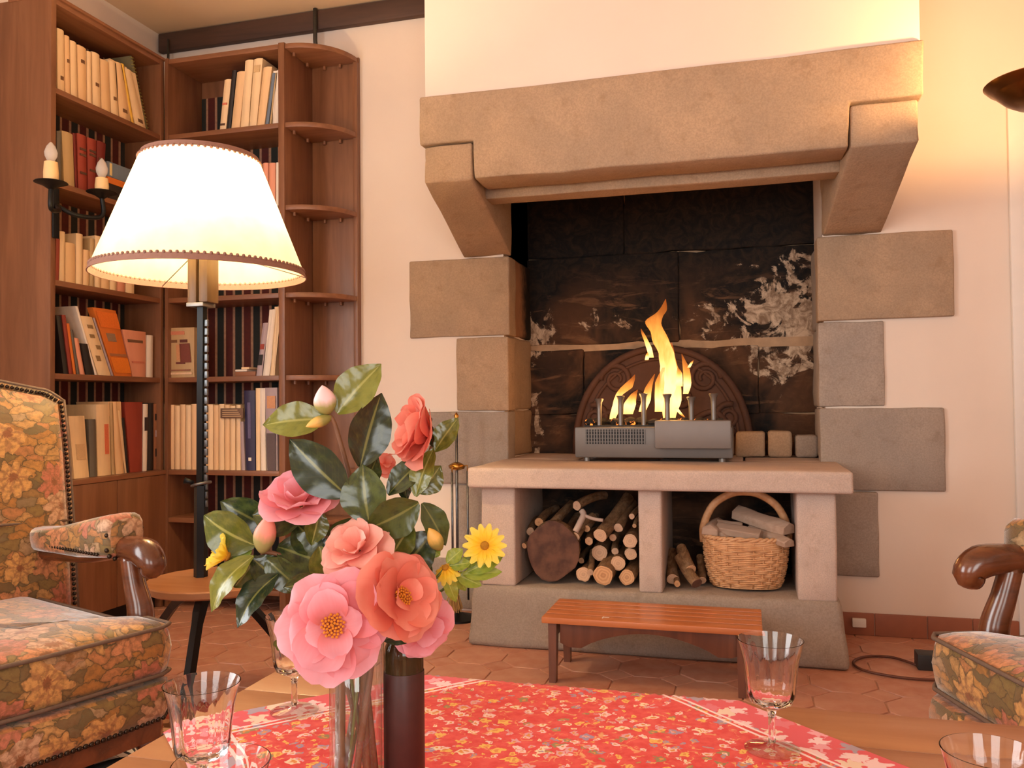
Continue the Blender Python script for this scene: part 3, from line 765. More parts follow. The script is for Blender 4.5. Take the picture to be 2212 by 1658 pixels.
# flames: tapering tongues of real thickness
fm = empty('flames', (-.32, HY + .14, .82), 'orange and yellow flames rising from the grey fire box', 'fire')
def Z8(x, y): return (1200 + x / 3.687, 620 + y / 3.687)
def tongue(cl, w, dy=0.0):
    pts = [on(*Z8(x, y), 'Y', HY + .14 + dy) for x, y in cl]
    k = 3.55 / FPX / 3.687
    rad = lerp_list([a * k for a in w], 5); pts = catmull(pts, 5)
    n = len(pts); seg = 10; vs = []; uv = []; fs = []
    L = pts[-1].z - pts[0].z
    for i, p in enumerate(pts):
        for s in range(seg):
            a = 2 * PI * s / seg
            wob = 1 + .22 * mnoise.noise(Vector((p.x * 30 + s * .6, p.z * 22, dy * 40)))
            vs.append(p + Vector((math.cos(a) * rad[i] * wob, math.sin(a) * rad[i] * .55, 0)))
            uv.append(((i / (n - 1)), s / seg))
    for i in range(n - 1):
        for s in range(seg): fs.append((i * seg + s, i * seg + (s + 1) % seg, (i + 1) * seg + (s + 1) % seg, (i + 1) * seg + s))
    fs += [tuple(range(seg))[::-1], tuple(range((n - 1) * seg, n * seg))]
    mk('flame_tongue', vs, fs, M['flame'], fm, smooth=True, uvs=uv)
tongue([(890, 1040), (885, 880), (905, 720), (890, 560), (820, 380), (780, 270), (850, 190), (878, 95)], [34, 52, 74, 66, 58, 62, 34, 2])
tongue([(930, 1040), (960, 900), (935, 700), (905, 520), (925, 440)], [24, 40, 50, 40, 4], .015)
tongue([(960, 960), (1000, 1010), (1040, 1045)], [14, 12, 3], -.02)
tongue([(985, 790), (985, 690), (975, 640)], [26, 22, 4], -.01)
tongue([(1035, 850), (1050, 760), (1040, 650), (1005, 530)], [22, 32, 26, 2], .03)
tongue([(1060, 640), (1085, 600), (1098, 580)], [12, 9, 2], .03)
tongue([(765, 560), (740, 470), (700, 380), (680, 330)], [18, 22, 12, 2], .01)
tongue([(725, 580), (735, 540), (750, 500)], [14, 16, 5], .01)
tongue([(455, 1050), (480, 960), (500, 870), (560, 800), (610, 740), (632, 695)], [22, 34, 26, 44, 22, 2], -.01)
tongue([(575, 1010), (590, 930), (620, 860), (655, 815)], [40, 52, 30, 2], .02)
tongue([(690, 990), (720, 900), (740, 800), (790, 690)], [26, 34, 28, 3], .03)
tongue([(820, 990), (825, 880), (830, 760), (860, 640)], [28, 34, 36, 10], -.02)
point_light('fire_glow', (-.33, HY + .10, 1.0), 3.5, (1, .42, .12), .06)
point_light('fire_glow', (-.52, HY + .08, .92), 2, (1, .42, .12), .05)

# loose bricks and stones at the back of the hearth
for i, (x0, x1, y0, y1) in enumerate(((1588, 1655, 932, 984), (1658, 1712, 930, 983), (1717, 1768, 940, 982))):
    Y0 = 3.76
    a = on(x0, y1, 'Y', Y0); b = on(x1, y0, 'Y', Y0)
    o = rock('loose_brick', corners((a.x + .003, Y0, .666), (b.x - .003, Y0 + .10, b.z)), (M['stone'], M['stone'], SG)[i], None, cuts=3, amp=.005, bevel=.012, seed=90 + i)
    tag(o, ('brown weathered brick standing against the end of the fire box', 'square brown brick between two others at the back of the hearth', 'low grey stone brick in the back corner of the hearth')[i], 'brick')
# ---------------------------------------------------------------- bookcases
XB, YB = -2.57, 3.27               # front planes
T = .022
SHZ = [2.500, 2.150, 1.785, 1.400, 1.038, .620]     # upper faces of the shelves
W, WYm, WXm = M['book_wood'], M['book_wood_y'], M['book_wood_x']
bl = empty('bookcase', (-2.67, 2.95, 0), 'tall brown wooden bookcase with cupboard doors below, built along the wall', 'bookcase')
rbox('side_panel', (XL - .12, 2.630, 0), (XB, 2.655, 2.505), W, bl, bevel=.002)
rbox('side_panel', (XL + .002, 3.262, 0), (XB, 3.284, 2.505), W, bl, bevel=.002)
rbox('back_panel', (XL + .001, 2.655, 0), (XL + .012, 3.262, 2.48), W, bl, bevel=0)
for z in SHZ[:-1]: rbox('shelf', (XL + .013, 2.6555, z - T), (XB - .002, 3.2615, z), WYm, bl, bevel=.002)
rbox('crown_board', (XL + .002, 2.628, 2.5), (XB + .006, 3.29, 2.512), WYm, bl, bevel=.002)
for z0, z1 in ((.62, 1.016), (1.038, 1.378), (1.40, 1.763), (1.785, 2.128), (2.15, 2.478)):
    vs = [(XL + .014, 2.656, z0), (XL + .014, 3.261, z0), (XL + .014, 3.261, z1), (XL + .014, 2.656, z1)]
    mk('striped_lining', vs + [(x - .001, y, z) for x, y, z in vs], [(0, 1, 2, 3), (7, 6, 5, 4)], M['stripes'], bl, uvs=[(v[1], v[2]) for v in vs] * 2)
for a, b in ((2.657, 2.966), (2.969, 3.278)):
    d = rbox('door', (XB - .002, a, .07), (XB + .020, b, .599), W, bl, bevel=.003)
rbox('counter', (XL + .013, 2.632, .600), (XB + .024, 3.284, .620), WYm, bl, bevel=.003)
rbox('plinth', (XL + .01, 2.66, 0), (XB - .03, 3.28, .07), M['black'], bl, bevel=0)

br = empty('bookcase', (-2.15, 3.4, 0), 'tall brown wooden bookcase with open quarter-round end shelves beside the plaster wall', 'bookcase')
XD = -1.960
rbox('side_panel', (-2.556, YB + .0, .0), (-2.538, WY - .002, 2.505), W, br, bevel=.002)
rbox('divider', (XD - .010, YB, 0), (XD + .020, WY - .002, 2.505), W, br, bevel=.003)
rbox('back_panel', (-2.536, WY - .012, 0), (XD - .011, WY - .001, 2.48), W, br, bevel=0)
for z in SHZ + [.405, .10]:
    rbox('shelf', (-2.537, YB + .002, z - T), (XD - .011, WY - .013, z), WXm, br, bevel=.002)
for z0, z1 in ((.10, .383), (.405, .598), (.62, 1.016), (1.038, 1.378), (1.40, 1.763), (1.785, 2.128), (2.15, 2.40)):
    vs = [(-2.536, WY - .0135, z0), (XD - .012, WY - .0135, z0), (XD - .012, WY - .0135, z1), (-2.536, WY - .0135, z1)]
    mk('striped_lining', vs + [(x, y + .001, z) for x, y, z in vs], [(0, 1, 2, 3), (7, 6, 5, 4)], M['stripes'], br, uvs=[(v[0], v[2]) for v in vs] * 2)
rbox('end_board', (XD + .021, WY - .014, 0), (-1.700, WY - .001, 2.505), W, br, bevel=.002)
rbox('end_strip', (-1.722, WY - .034, 0), (-1.700, WY - .0145, 2.478), W, br, bevel=.003)
for z in SHZ + [.405]:
    cx, cy, rx, ry = XD + .0205, WY - .015, .236, .240
    poly = [(cx, cy)] + [(cx + rx * math.sin(PI / 2 * i / 14), cy - ry * math.cos(PI / 2 * i / 14)) for i in range(15)]
    Mb().prism(poly, 'Z', z - T, z).build('end_shelf', WXm, br, bevel=.003)
    for q in ((XD + .034, YB + .06), (XD + .034, YB + .18), (XD + .09, WY - .024), (XD + .17, WY - .024)):
        if z > 1.0: Mb().lathe([(.007, -.016), (.007, 0)], (q[0], q[1], z - T), 8).build('shelf_peg', M['book_wood_x'], br)

# ---------------------------------------------------------------- books
CREAM, CREAM2, TAN = srgb(248, 216, 172), srgb(242, 202, 154), srgb(196, 166, 122)
RED, DRED, ORG, PINK = srgb(150, 58, 44), srgb(112, 30, 26), srgb(226, 122, 46), srgb(232, 158, 128)
NAVY, BLUE, GREY, BLK, WHT, YEL, LIL, BRN = srgb(52, 50, 84), srgb(110, 124, 144), srgb(104, 98, 90), srgb(34, 28, 28), srgb(244, 230, 214), srgb(236, 186, 70), srgb(176, 158, 164), srgb(150, 96, 66)
CN = {CREAM: 'cream', CREAM2: 'warm cream', TAN: 'tan', RED: 'red', DRED: 'dark red', ORG: 'orange', PINK: 'pink', NAVY: 'navy blue', BLUE: 'slate blue', GREY: 'grey', BLK: 'black', WHT: 'white', YEL: 'yellow', LIL: 'lilac grey', BRN: 'brown'}
PAGES = plain(srgb(238, 214, 178), .85, 0, .08, 120, name='paper')
_bm = {}
def book_mat(c):
    if c in _bm: return _bm[c]
    t = NT('book_cover'); co = t.coord(); oi = t.add('ShaderNodeObjectInfo').outputs['Random']
    n = t.noise(t.mapping(co, (50, 50, 9)), 1, 4)
    col = t.mix(t.mr(n, .3, .75, 0, .35), c, dk(c, .72)); col = t.mix(t.math('MULTIPLY', oi, .3), col, dk(c, .8))
    t.set(color=col, rough=.55); _bm[c] = t.m
    return t.m
def prism_book(q, col, lab, grp, face, depth, marks=None):
    """q: bottom-left, bottom-right, top-right, top-left of the spine in world; depth vector away from the viewer"""
    dv = Vector(depth); q = [Vector(p) for p in q]
    th = (q[1] - q[0]).length; t = min(.0022, th * .2)
    rt = (q[1] - q[0]).normalized(); up = (q[3] - q[0]).normalized()
    b = Mb()
    def slab(a, c, d0, d1, z0=0.0, z1=0.0):
        ps = [a, c, c + (q[2] - q[1]), a + (q[3] - q[0])]
        ps[0] = ps[0] + up * z0; ps[1] = ps[1] + up * z0; ps[2] = ps[2] - up * z1; ps[3] = ps[3] - up * z1
        vs = [p + dv * d0 for p in ps] + [p + dv * d1 for p in ps]
        return vs, [(0, 1, 2, 3), (7, 6, 5, 4), (0, 4, 5, 1), (1, 5, 6, 2), (2, 6, 7, 3), (3, 7, 4, 0)]
    w = (q[1] - q[0])
    # rounded spine, two boards
    n = 5; rows = []
    bulge = -dv.normalized() * min(.006, th * .22)
    for i in range(n + 1):
        u = i / n; o = bulge * math.sin(PI * u)
        rows.append([q[0] + w * u + o, q[3] + (q[2] - q[3]) * u + o])
    b.grid([[r[0], r[1]] for r in rows])
    b.raw(*slab(q[0], q[0] + rt * t, 0, 1)); b.raw(*slab(q[1] - rt * t, q[1], 0, 1))
    o = b.build('book', book_mat(col), smooth=True, angle=40)
    tag(o, lab, 'book', grp)
    pv, pf = slab(q[0] + rt * t, q[1] - rt * t, .012, .97, .003, .004)
    mk('page_block', pv, pf, PAGES, o)
    if marks:
        for (u0, u1, v0, v1, mc) in marks:
            A = lambda u, v: (q[0] + w * u) * (1 - v) + (q[3] + (q[2] - q[3]) * u) * v
            ps = [A(u0, v0), A(u1, v0), A(u1, v1), A(u0, v1)]
            off = -dv.normalized() * (min(.006, th * .22) + .0012)
            mk('spine_label', [p + off for p in ps] + [p + off * .6 for p in ps], [(0, 1, 2, 3), (0, 4, 5, 1), (1, 5, 6, 2), (2, 6, 7, 3), (3, 7, 4, 0)], plain(mc, .6, 0, .2, 160, name='label_print'), o)
    return o
SN = ['top', 'second', 'third', 'fourth', 'fifth']
def shelf_books(unit, si, items):
    zs = SHZ[si + 1] + .0005
    nb = 0
    for it in items:
        xb0, xb1, xt0, xt1, yt, col = it[:6]; mk_ = it[6] if len(it) > 6 else None; dep = it[7] if len(it) > 7 else .165
        if unit == 'L':
            f = lambda x, y: on(x, y, 'X', XB - .028)
            ax, dvec, fix = 1, (-dep, 0, 0), 0
            name = 'cupboard bookcase'; frm = 'side panel'
        else:
            f = lambda x, y: on(x, y, 'Y', YB + .028)
            ax, dvec = 0, (0, dep, 0)
            name = 'rounded-end bookcase'; frm = 'corner post'
        ztop = f((xt0 + xt1) / 2, yt).z
        def pt(px, z):
            # pixel column at height z on the plane
            y = 829
            for _ in range(6):
                p = f(px, y); y += (p.z - z) / (p - CAM).dot(cf) * -FPX * -1
            p = f(px, y); p.z = z
            return p
        q = [pt(xb0 + .4, zs), pt(xb1 - .4, zs), pt(xt1 - .4, ztop), pt(xt0 + .4, ztop)]
        lab = '%s book, %s from the %s on the %s shelf of the %s' % (CN[col], ORD[nb], frm, SN[si], name)
        prism_book(q, col, lab, 'books on the %s shelf of the %s' % (SN[si], name), None, dvec, mk_)
        nb += 1
C, C2 = CREAM, CREAM2
dot = lambda v: (.3, .7, v, v + .06, srgb(120, 84, 56))
bar = lambda v, c=srgb(90, 60, 44), h=.04: (.15, .85, v, v + h, c)
shelf_books('L', 0, [(124, 140, 123, 138, 64, C, [dot(.2)]), (141, 152, 139, 150, 78, C2, [dot(.55)]), (153, 168, 151, 165, 90, C), (169, 187, 166, 186, 101, C2, [dot(.7)]), (188, 199, 187, 197, 112, C), (200, 218, 198, 215, 115, C, [dot(.4)]), (219, 239, 216, 235, 131, C2), (240, 257, 236, 249, 133, C, [dot(.3)]), (258, 283, 250, 262, 136, C2, [dot(.15)]), (284, 291, 262, 267, 138, YEL), (292, 317, 268, 284, 150, C, [dot(.1)])])
# spiral notebook leaning on the last cream book
z0 = SHZ[1] + .001
a = on(320, 272, 'X', XB - .03); b = on(284, 120, 'X', XB - .03); a.z = z0
nv = [Vector((XB - .035, a.y, z0)), Vector((XB - .18, a.y, z0)), Vector((XB - .18, b.y, b.z)), Vector((XB - .035, b.y, b.z))]
nb = mk('spiral_notebook', nv + [v + Vector((0, .008, .001)) for v in nv], [(3, 2, 1, 0), (4, 5, 6, 7), (0, 1, 5, 4), (1, 2, 6, 5), (2, 3, 7, 6), (3, 0, 4, 7)], plain(srgb(120, 112, 84), .5, name='notebook_cover'))
tag(nb, 'grey-green spiral notebook leaning on cream books on the top shelf', 'notebook', 'books on the top shelf of the cupboard bookcase')
for i in range(22):
    p = nv[0].lerp(nv[3], (i + .5) / 22) + Vector((0, .004, 0))
    Mb().tube([p + Vector((math.cos(t) * .008, math.sin(t) * .009, 0)) for t in [2 * PI * k / 8 for k in range(8)]], .0011, 5, closed=True).build('wire_ring', plain(srgb(176, 170, 90), .4, .6, name='wire'), nb)
shelf_books('L', 1, [(122, 133, 122, 133, 284, GREY), (138, 162, 134, 156, 286, TAN), (163, 168, 157, 164, 288, DRED), (169, 188, 166, 186, 291, RED, [bar(.72), bar(.62), bar(.30)]), (190, 206, 188, 208, 300, RED, [bar(.75), bar(.68), bar(.4)]), (207, 222, 209, 229, 307, DRED, [bar(.66), bar(.3)])])
shelf_books('L', 2, [(119, 127, 121, 130, 515, RED), (128, 140, 130, 140, 500, C), (141, 163, 141, 162, 525, C2), (164, 178, 164, 179, 505, C), (179, 192, 180, 194, 540, C2), (193, 203, 194, 204, 515, TAN), (204, 217, 205, 219, 510, C), (218, 236, 220, 237, 515, C2), (237, 252, 238, 253, 520, C), (253, 270, 254, 271, 530, PINK), (271, 290, 272, 291, 535, C)])
wiggle = [(.2, .5, .25, .34, srgb(150, 120, 80)), (.45, .8, .45, .52, srgb(150, 120, 80)), (.25, .6, .64, .7, srgb(150, 120, 80)), (.3, .7, .8, .86, srgb(150, 120, 80))]
shelf_books('L', 3, [(137, 148, 121, 132, 681, BLK), (149, 158, 133, 142, 680, RED), (159, 165, 143, 150, 698, ORG), (166, 172, 151, 158, 712, GREY), (173, 184, 159, 168, 730, PINK), (185, 204, 176, 190, 742, BLK), (205, 211, 163, 167, 661, WHT), (212, 240, 171, 199, 683, C, wiggle), (241, 246, 200, 205, 686, LIL), (247, 285, 200, 250, 667, ORG, [(.08, .92, .30, .34, srgb(170, 110, 70)), (.2, .6, .52, .64, srgb(150, 120, 96)), (.05, .95, .05, .28, srgb(238, 132, 40)), (.05, .95, .72, .95, srgb(232, 120, 44))], .03), (286, 315, 264, 315, 714, PINK, [(.1, .8, .74, .80, srgb(120, 84, 60)), (.1, .85, .3, .34, srgb(206, 120, 96))], .05), (316, 330, 317, 331, 724, WHT, None, .08)])
shelf_books('L', 4, [(160, 193, 150, 180, 898, C, [(.2, .8, .3, .55, srgb(214, 180, 140))]), (194, 210, 191, 206, 905, GREY), (211, 240, 207, 236, 873, C, [(.5, .8, .3, .72, srgb(226, 120, 84))]), (241, 249, 237, 243, 869, TAN), (250, 269, 243, 252, 867, C2), (270, 274, 253, 261, 886, C), (275, 279, 262, 269, 902, BLK), (281, 307, 269, 308, 868, RED), (308, 318, 309, 320, 872, WHT, [bar(.6, srgb(60, 44, 44), .2)]), (319, 331, 321, 330, 870, BLK), (332, 343, 331, 344, 872, BRN, [bar(.2, BLK, .12), bar(.5, LIL, .1), bar(.75, BLK, .1)])])
shelf_books('R', 0, [(474, 488, 485, 500, 172, C, [bar(.1), bar(.5, srgb(216, 120, 96))]), (489, 498, 501, 511, 152, BLK), (499, 518, 512, 530, 155, C2), (519, 537, 531, 547, 130, C), (538, 554, 549, 568, 127, C, [bar(.8, srgb(210, 176, 130), .1)]), (555, 571, 569, 588, 145, C2), (572, 580, 589, 595, 158, BLUE), (581, 586, 596, 598, 157, TAN), (588, 603, 599, 604, 152, WHT)])
shelf_books('R', 1, [(430, 446, 431, 446, 352, C), (447, 462, 448, 463, 350, C2), (463, 482, 464, 483, 354, BRN), (483, 500, 484, 501, 352, C), (501, 520, 502, 521, 350, C2), (521, 538, 522, 539, 355, ORG), (539, 555, 540, 556, 352, C), (556, 566, 557, 567, 354, TAN), (567, 580, 568, 580, 352, PINK), (581, 595, 581, 595, 352, PINK), (596, 602, 596, 602, 351, WHT)])
face = [(.30, .52, .70, .76, srgb(120, 84, 56)), (.62, .88, .70, .76, srgb(96, 48, 40)), (.60, .95, .30, .68, srgb(120, 62, 50)), (.48, .62, .34, .66, srgb(204, 150, 108)), (.45, .75, .27, .31, srgb(110, 56, 50)), (.2, .95, .06, .10, srgb(230, 196, 160)), (.2, .9, .13, .16, srgb(150, 100, 76)), (.2, .8, .86, .93, srgb(206, 130, 100))]
shelf_books('R', 3, [(353, 421, 353, 411, 708, TAN, face, .025), (553, 566, 569, 580, 697, LIL, [bar(.2, BLK, .2), bar(.5, RED, .1)]), (567, 582, 588, 596, 668, WHT), (583, 594, 598, 603, 662, C)])
mags = [(353 + i * 12.0, 364.6 + i * 12.0, 353 + i * 12.0, 364.6 + i * 12.0, 872 + (i * 7) % 5, (C, C2)[i % 2]) for i in range(13)]
shelf_books('R', 4, mags + [(510, 520, 510, 520, 874, C), (521, 530, 518, 526, 910, LIL), (532, 552, 527, 551, 843, NAVY, [(.35, .65, .12, .16, WHT), (.35, .65, .4, .85, srgb(96, 92, 130))]), (553, 562, 552, 562, 838, C), (563, 575, 562, 571, 838, WHT), (577, 600, 572, 599, 837, LIL, [(.1, .9, .0, .45, srgb(90, 76, 80)), (.2, .9, .75, .9, srgb(206, 150, 110))])])
# printed card in front of the magazines
c0 = on(476, 903, 'Y', YB + .012); c1 = on(525, 881, 'Y', YB + .012)
cd = rbox('card', (c0.x, YB + .012, c0.z), (c1.x, YB + .018, c1.z), plain(srgb(112, 84, 66), .6, 0, .2, name='card'), bevel=.001)
tag(cd, 'small brown lettered card resting against the cream magazines', 'card')
for i in range(4):
    zz = c0.z + (c1.z - c0.z) * (.2 + .2 * i); Mb().box((c0.x + .01, YB + .0108, zz - .002), (c1.x - .01 - .006 * i, YB + .0119, zz + .002)).build('print_line', plain(srgb(206, 172, 130), .6, name='print'), cd)
# books lying flat on the second shelf
def flat_book(px0, px1, z0, z1, col, lab, unit='L', lab_patch=False):
    if unit == 'L':
        a, b = on(px0, 380, 'X', XB - .03), on(px1, 380, 'X', XB - .03)
        q = [Vector((XB - .03, a.y, z0)), Vector((XB - .03, a.y, z1)), Vector((XB - .03, b.y, z1)), Vector((XB - .03, b.y, z0))]
        q = [q[0], q[1], q[2], q[3]]
        o = Mb().box((XB - .19, a.y, z0), (XB - .03, b.y, z1))
    else:
        a, b = on(px0, 800, 'Y', YB + .03), on(px1, 800, 'Y', YB + .03)
        o = Mb().box((a.x, YB + .03, z0), (b.x, YB + .13, z1))
    o = o.build('book', book_mat(col), bevel=.002)
    tag(o, lab, 'book', 'books lying flat on the shelves')
    if lab_patch:
        p = on(240, 335, 'X', XB - .029); Mb().box((XB - .0295, p.y - .008, z0 + .006), (XB - .0285, p.y + .006, z1 - .006)).build('spine_label', plain(srgb(226, 206, 150), .6, name='label_print'), o)
    return o
z = SHZ[2] + .001
flat_book(236, 285, z, z + .072, BLK, 'thick black book lying at the bottom of the flat pile')
flat_book(233, 272, z + .0725, z + .100, ORG, 'orange book lying between dark books in the flat pile')
flat_book(232, 305, z + .1005, z + .165, BLUE, 'slate blue book lying on top of the flat pile', lab_patch=True)
z = SHZ[4] + .001
flat_book(508, 552, z, z + .020, BRN, 'brown flat book lying beside the leaning white books', 'R')
flat_book(508, 533, z + .0205, z + .030, WHT, 'small white booklet lying on a flat brown book', 'R')
flat_book(521, 538, z + .0305, z + .040, C, 'cream booklet topmost of the little flat pile', 'R')

# ---------------------------------------------------------------- sconce with two candle bulbs on the bookcase upright
sc = empty('wall_sconce', (XB, 2.64, 1.55), 'black iron wall sconce with two unlit candle bulbs on the bookcase upright', 'sconce')
b0 = on(122, 515, 'X', XB + .004); b1 = on(122, 440, 'X', XB + .004)
Mb().box((XB + .001, 2.634, b0.z), (XB + .009, 2.664, b1.z + .06)).build('back_plate', M['iron'], sc, bevel=.003)
hub = Vector((XB + .012, 2.649, b1.z - .01))
for px, py_dish, py_sl, py_b, Y in ((110, 397, 350, 308, 2.52), (220, 418, 385, 343, 2.80)):
    X = XB + .10
    p = on(px, py_dish, 'X', X); s = on(px, py_sl, 'X', X); t = on(px, py_b, 'X', X)
    Mb().tube(catmull([hub, hub + Vector((.05, (p.y - hub.y) * .35, -.03)), Vector((p.x, p.y, p.z - .09)), Vector((p.x, p.y, p.z - .01))], 6), .009, 8).build('arm', M['iron'], sc, smooth=True)
    Mb().lathe([(.006, -.022), (.03, -.006), (.058, .004), (.056, .007), (.01, .003)], (p.x, p.y, p.z), 20).build('drip_pan', M['iron'], sc, smooth=True, angle=40)
    Mb().lathe([(.025, .003), (.026, (s.z - p.z) * .5), (.023, s.z - p.z), (.01, s.z - p.z + .004)], (p.x, p.y, p.z), 16).build('candle_sleeve', M['candle'], sc, smooth=True, angle=40)
    h = t.z - s.z
    Mb().lathe([(.012, 0), (.021, h * .25), (.023, h * .45), (.016, h * .75), (.005, h * .96), (.001, h)], (s.x, s.y, s.z + .003), 14).build('candle_bulb', M['bulb_glass'], sc, smooth=True)
# ---------------------------------------------------------------- firewood
def log(p, d, r, L, lab, grp, cut='cut', seed=0, sy=1.0, seg=14, cat='log'):
    """p: centre of the near cut end, d: direction away from the viewer"""
    d = Vector(d).normalized(); ref = Vector((0, 0, 1)); x = d.cross(ref).normalized(); y = x.cross(d)
    n = 7; vs = []; fs = []
    bend = Vector((mnoise.noise(Vector((seed, .3, 0))), 0, mnoise.noise(Vector((.4, seed, 0))))) * .02
    for i in range(n):
        t = i / (n - 1); c = p + d * (L * t) + bend * math.sin(PI * t)
        for k in range(seg):
            a = 2 * PI * k / seg
            q = Vector((math.cos(a) * 1.5 + seed * 2.3, math.sin(a) * 1.5, t * 3))
            rr = r * (1 + .13 * mnoise.noise(q) + .05 * mnoise.noise(q * 4)) * (1 - .08 * t)
            vs.append(c + (x * math.cos(a) + y * math.sin(a) * sy) * rr)
    for i in range(n - 1):
        for k in range(seg): fs.append((i * seg + k, i * seg + (k + 1) % seg, (i + 1) * seg + (k + 1) % seg, (i + 1) * seg + k))
    fs.append(tuple(range((n - 1) * seg, n * seg)))
    o = mk('firewood_log', vs, fs, M['bark'], None, smooth=True, angle=60)
    tag(o, lab, cat, grp)
    c = p - d * .001
    ev = [c] + [v - d * .001 + (c - v) * .05 for v in vs[:seg]] + [Vector(v) for v in vs[:seg]]
    ef = [(0, 1 + (k + 1) % seg, 1 + k) for k in range(seg)] + [(1 + k, 1 + (k + 1) % seg, 1 + seg + (k + 1) % seg, 1 + seg + k) for k in range(seg)]
    uv = [(0, 0)] + [(math.cos(2 * PI * k / seg) * .5, math.sin(2 * PI * k / seg) * .5) for k in range(seg)] * 2
    mk('cut_end', ev, ef, M[cut], o, uvs=uv)
    return o
def Zl(x, y): return (1110 + x / 6.38, 1060 + y / 6.38)
G1 = 'logs stacked in the wide niche'
PXM = 3.16 / FPX / 6.38           # metres per zoomed pixel at the niche
logs = [  # x, y, r, depth Y, dir(x,z), length, label
    (195, 560, 60, 3.20, (-.1, .10), .22, 'weathered log with splayed end against the outer pier, over the trunk slice'), (345, 430, 62, 3.18, (.05, .1), .25, 'stubby log with pink cut face above the trunk slice'), (508, 480, 68, 3.16, (.12, .22), .26, 'pale upright-tilted log behind the trunk slice, round cut end showing'), (385, 650, 70, 3.13, (-.3, .05), .24, 'whitish knobbly log resting on the rim of the trunk slice'),
    (90, 755, 42, 3.12, (.45, .35), .18, 'thin stick slanting down beside the outer pier of the log niche'), (690, 560, 68, 3.20, (.05, .15), .22, 'brown log half hidden behind the top of the trunk slice'), (850, 630, 62, 3.14, (.3, .42), .16, 'log under the forked twig with a small round cut end'), (868, 205, 66, 3.18, (.35, .10), .22, 'topmost log of the stack, pointing back under the hearth slab'),
    (1005, 520, 48, 3.20, (.0, .1), .22, 'narrow log just behind the forked twig'), (1035, 690, 58, 3.17, (0, .05), .24, 'small orange-cut log between the forked twig and the white-cut log'), (1190, 610, 98, 3.12, (.25, .40), .30, 'thick log with a bright white cut end in the middle of the stack'), (1440, 510, 64, 3.18, (.12, .3), .24, 'pale log leaning back next to the white-cut log'),
    (1365, 640, 50, 3.19, (0, .1), .22, 'small reddish log wedged behind the white-cut log'), (1600, 690, 98, 3.15, (0, .03), .26, 'broad log with orange rings against the middle pier, upper row'), (1625, 350, 40, 3.18, (.1, .1), .2, 'short stick end topmost against the middle pier'), (1660, 480, 30, 3.20, (.1, .15), .18, 'thin upright stick standing on the broad orange-ringed log'),
    (1610, 870, 84, 3.17, (0, .02), .24, 'half-round log against the middle pier, under the orange-ringed one'), (1395, 830, 50, 3.20, (-.1, .1), .2, 'thin stick poking out above the oval yellow-cut log'), (1435, 1000, 100, 3.13, (0, .04), .26, 'oval log with yellow cut face between the two big round ones'), (1180, 850, 112, 3.20, (0, .02), .22, 'dark-cut log lying over the thickest floor log'),
    (960, 1290, 102, 3.13, (.0, .02), .28, 'grey log on the niche floor touching the trunk slice'), (1055, 1120, 46, 3.12, (-.12, .35), .16, 'short thin stick slanting over the grey floor log'), (1235, 1345, 134, 3.08, (.02, .12), .30, 'thickest log on the niche floor with a big round orange end'), (1560, 1330, 102, 3.11, (.03, .05), .26, 'log on the niche floor against the middle pier'),
    (1600, 1150, 70, 3.17, (.05, .05), .24, 'gnarled log lying over the floor log at the middle pier'), (930, 960, 42, 3.22, (0, .1), .2, 'tiny stick end deep behind the trunk slice')]
for i, (x, y, r, Y, (dx, dz), L, lab) in enumerate(logs):
    p = on(*Zl(x, y), 'Y', Y)
    p.x = min(max(p.x, -.84 + r * PXM), -.388 - r * PXM)
    p.z = max(p.z, .232 + r * PXM * 1.08)
    log(p, (dx, 1, dz), r * PXM, min(L, 3.48 - Y), lab, G1, seed=i * 1.7)
tr_ = on(*Zl(540, 1060), 'Y', 3.12)
log(Vector((tr_.x, 3.115, .235 + .112)), (-.10, 1, .06), .098, .10, 'big flat brown slice of trunk leaning in the log niche', G1, 'cut_dark', 33, 1.12, 22)
# forked twig on top of the stack
tw = on(*Zl(960, 330), 'Y', 3.15)
t = Mb().tube(catmull([on(*Zl(850, 560), 'Y', 3.12), on(*Zl(905, 450), 'Y', 3.13), tw, on(*Zl(935, 270), 'Y', 3.16)], 4), .012, 7).tube(catmull([tw, on(*Zl(1090, 380), 'Y', 3.14), on(*Zl(1230, 405), 'Y', 3.14)], 4), .007, 6).build('forked_twig', plain(srgb(196, 172, 156), .85, 0, .2, name='grey_bark'), smooth=True)
tag(t, 'grey forked twig lying on top of the stacked logs', 'twig')
def Zb(x, y): return (1480 + x / 6.14, 1050 + y / 6.14)
def Zs(x, y): return (1000 + x / 2.353, 960 + y / 2.353)
G2 = 'logs on the floor of the basket niche'
for i, (x, y, r, Y, d, L, lab) in enumerate(((1158, 635, 28, 3.13, (-.35, .8, .55), .12, 'short round log leaning beside the wicker basket'), (1190, 765, 28, 3.09, (-.5, .7, .55), .14, 'long slanting log with dark cut end beside the wicker basket'),
        (1050, 725, 30, 3.14, (-.1, 1, .35), .2, 'stout log standing nearest the middle pier of the hearth'), (1215, 705, 22, 3.17, (-.1, 1, .5), .14, 'thin dark log touching the side of the wicker basket'), (1090, 752, 16, 3.11, (-.2, 1, .1), .16, 'small twig-like log on the niche floor'))):
    p = on(*Zs(x, y), 'Y', Y); rr = r * 3.1 / FPX / 2.353
    p.x = max(p.x, -.295 + rr); p.z = max(p.z, .236 + rr)
    log(p, d, rr, L, lab, G2, 'cut_dark' if i == 1 else 'cut', 50 + i)

